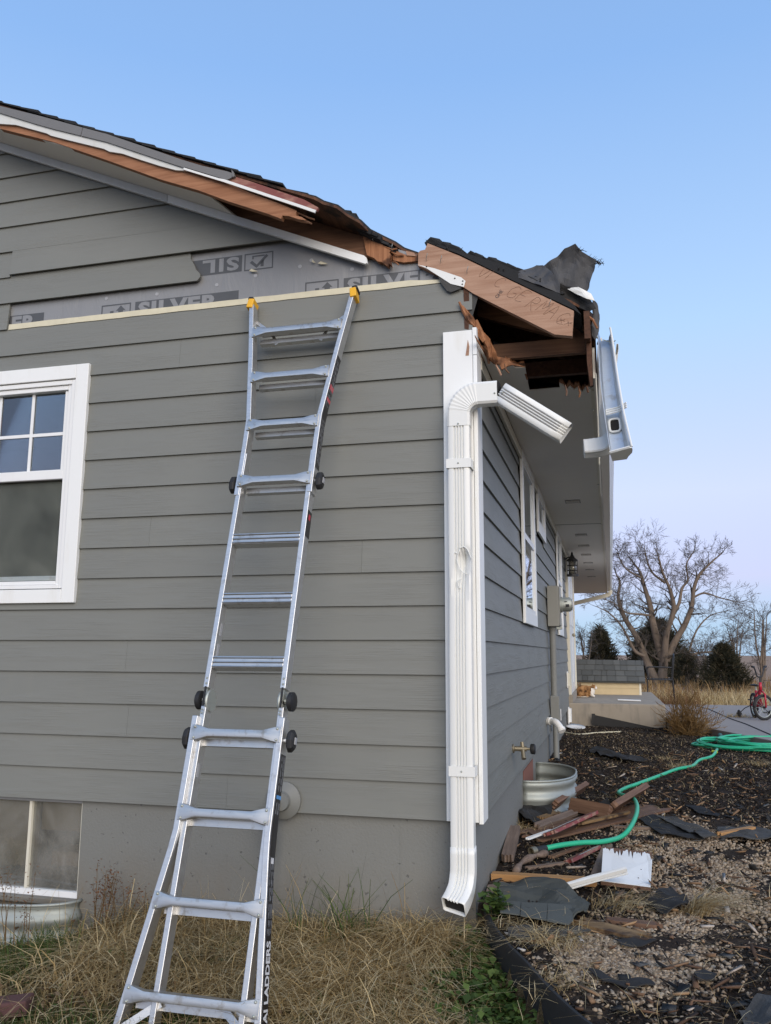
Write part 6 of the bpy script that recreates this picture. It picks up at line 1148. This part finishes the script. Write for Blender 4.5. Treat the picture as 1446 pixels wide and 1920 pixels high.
LIMBS = [(q_([(715, 1085), (720, 1000), (725, 940), (690, 800), (655, 660), (640, 560), (600, 430), (570, 330), (520, 260)]), 0.260, 0.039), (q_([(730, 960), (735, 850), (750, 730), (792, 600), (790, 520), (760, 420), (720, 330), (690, 220)]), 0.186, 0.033), (q_([(745, 920), (800, 800), (870, 680), (915, 560), (930, 440), (965, 350), (1040, 270), (1110, 210)]), 0.174, 0.028), (q_([(690, 1080), (640, 980), (605, 900), (545, 760), (465, 630), (425, 500), (435, 400), (410, 340)]), 0.211, 0.033),
 (q_([(600, 890), (540, 860), (490, 770), (440, 680), (360, 600), (280, 560)]), 0.087, 0.017), (q_([(780, 620), (830, 540), (850, 440), (890, 380), (880, 280), (930, 190)]), 0.093, 0.022), (q_([(840, 1000), (900, 900), (960, 870), (1080, 855), (1150, 800), (1210, 770)]), 0.087, 0.017), (q_([(900, 870), (915, 800), (960, 700), (1040, 620), (1150, 590)]), 0.062, 0.017), (q_([(925, 500), (1000, 470), (1100, 500), (1220, 530)]), 0.062, 0.014), (q_([(640, 620), (560, 610), (480, 600), (400, 540), (330, 510)]), 0.062, 0.014), (q_([(580, 370), (480, 310), (430, 230), (420, 180)]), 0.056, 0.014), (q_([(735, 400), (650, 330), (610, 230), (600, 160)]), 0.062, 0.014)]
base = atd(1242, 1288, 40); base[2] = -.62; limb_tree('bare_tree', 'large bare spreading tree with many thick limbs in the background', 40, LIMBS, 5, base, 4, .72)
for lb, D, px, py, top, sd, sp in [('slender bare young tree at the right edge behind the bicycle', 30, 1432, 1310, 1150, 11, 18), ('thin bare sapling between the dark cedar and the right edge', 34, 1385, 1300, 1165, 12, 16), ('thin bare scrub tree beside the left dark cedar', 46, 1100, 1262, 1180, 13, 18), ('low bare scrub tree under the big tree at right', 36, 1330, 1300, 1205, 14, 26)]:
    b = atd(px, py, D); b[2] = -.6; r = random.Random(sd); L_ = []
    for i in range(4): dx = r.uniform(-sp, sp); L_.append(([(px+dx*.1, py), (px+dx*.4+r.gauss(0, 2), py-(py-top)*.35), (px+dx*.8+r.gauss(0, 2), py-(py-top)*.65), (px+dx*1.2, top+r.uniform(0, 25))], .05, .015))
    limb_tree('bare_sapling', lb, D, L_, sd, b, 3, .55)
def cedar(label, D, px, py0, py1, wpx, seed, n_=1500):
    r = np.random.default_rng(seed); b = atd(px, py0, D); b[2] = -.62; tp = atd(px, py1, D); Ht = tp[2]-b[2]; Rw = wpx/CAMF*D/2; t = thing('cedar_tree', label, 'tree', tuple(b), 'dark cedars behind the yard')
    g = G(); g.tube([b, b+V(.05, 0, Ht*.5), b+V(0, 0, Ht*.92)], [.12, .08, .02], 7); part('trunk', g, M['bark'], t); vv, cols = [], []
    for i in range(n_):
        u = r.random()**.8; ang = r.uniform(0, 6.28); lobe = 1+.28*math.sin(ang*3+seed+u*9)+.2*math.sin(ang*7+u*21+seed); rad = Rw*lobe*(1.02-u**1.8)**.8*(.35+.65*r.random()**.5); c = b+V(math.cos(ang)*rad, math.sin(ang)*rad, Ht*(.03+.95*u)+r.normal(0, .05*Ht)); cc_ = r.random()
        for j in range(7):
            d = unit(V(math.cos(ang), math.sin(ang), r.uniform(.0, 1.1))+r.normal(0, .55, 3)); s_ = unit(np.cross(d, r.normal(0, 1, 3))); L = Ht*r.uniform(.04, .13); w = L*.09; p = c+r.normal(0, .045*Ht, 3)*.6; vv += [p-s_*w, p+s_*w, p+d*L+s_*w*.3, p+d*L-s_*w*.3]; cols += [np.clip(cc_+r.normal(0, .15), 0, 1)]*4
    vv = np.array(vv); raw_mesh('crown', vv, np.arange(len(vv)).reshape(-1, 4), 'cedar_leaf', np.array(cols), b, t)
cedar('dark cedar left of the big bare tree, above the shelter roof', 48, 1128, 1262, 1182, 58, 3, 900); cedar('wide dark cedar directly behind the big bare tree', 46, 1238, 1292, 1168, 110, 4, 2200); cedar('lower dark cedar just right of the big tree trunk', 38, 1290, 1308, 1225, 70, 5, 900); cedar('dark bushy cedar standing alone toward the right edge', 33, 1362, 1312, 1212, 78, 6, 1500)
# golden tumbleweed bush beside the slab
c = V(1.62, 8.35, -.28); tb = thing('dry_bush', 'golden dry weed bush growing in front of the porch slab end', 'bush', tuple(c)); r = random.Random(17); segs = []; sp2 = []
for i in range(105):
    a = r.uniform(0, 6.28); e = r.uniform(.1, 1.45); L = r.uniform(.15, .38)*(1+.25*math.sin(e)); p = c+V(r.gauss(0, .05), r.gauss(0, .05), 0); d = V(math.cos(a)*math.cos(e), math.sin(a)*math.cos(e)*.8, math.sin(e)); grow(segs, p, d, L, .0045, 2, r, 3, .22, .35)
for P, R in segs:
    for p in P[2:]: 
        if r.random() < .35: sp2.append((p[0], p[1], p[2], .015))
v, f = branch_mesh([(P, [max(q*.8, .0016) for q in R]) for P, R in segs], lambda q: 3); raw_mesh('stems', v, f, 'golden_weed', np.random.default_rng(2).random(len(v)), c, tb); o = leafy('seed_heads', '', sp2[:1500], 18, (.006, .015), 'golden_weed'); o.parent = tb; o.location = V(*o.location)-c; kind(o, 'stuff')
# tall dry grass beyond the driveway and at the shelter
rs = np.random.default_rng(99); k = 14000; x = rs.uniform(1.2, 9, k); y = rs.uniform(14.6, 20, k); P = np.stack([x, y, H(x, y)], 1); blades('field_grass', P, rs.uniform(.2, .5, k), rs.uniform(.05, .6, k), rs.uniform(.008, .016, k), 'straw', 101)['kind'] = 'stuff'
k = 2500; x = rs.uniform(-.5, 2.4, k); y = rs.uniform(13.95, 15.2, k); P = np.stack([x, y, H(x, y)], 1); blades('shelter_weeds', P, rs.uniform(.2, .6, k), rs.uniform(.05, .8, k), rs.uniform(.006, .012, k), 'red_weed', 102)['kind'] = 'stuff'
k = 9000; x = rs.uniform(-8, 30, k); y = rs.uniform(20, 44, k); P = np.stack([x, y, H(x, y)], 1); blades('meadow_grass', P, rs.uniform(.2, .6, k), rs.uniform(.05, .6, k), rs.uniform(.02, .05, k), 'golden_weed', 103)['kind'] = 'stuff'
# straw caught on the bed
x = rs.uniform(.0, 3, 2600); y = rs.uniform(-2, 8.5, 2600); kk = (x > edge_x(np.minimum(y, .05))+.03) & ((y < 6.6) | (x < 1.9)); P = np.stack([x, y, H(x, y)+.012], 1)[kk]; k = len(P); blades('loose_straw', P, rs.uniform(.04, .14, k), rs.uniform(1.6, 2.2, k), rs.uniform(.002, .004, k), 'straw', 104)['kind'] = 'stuff'
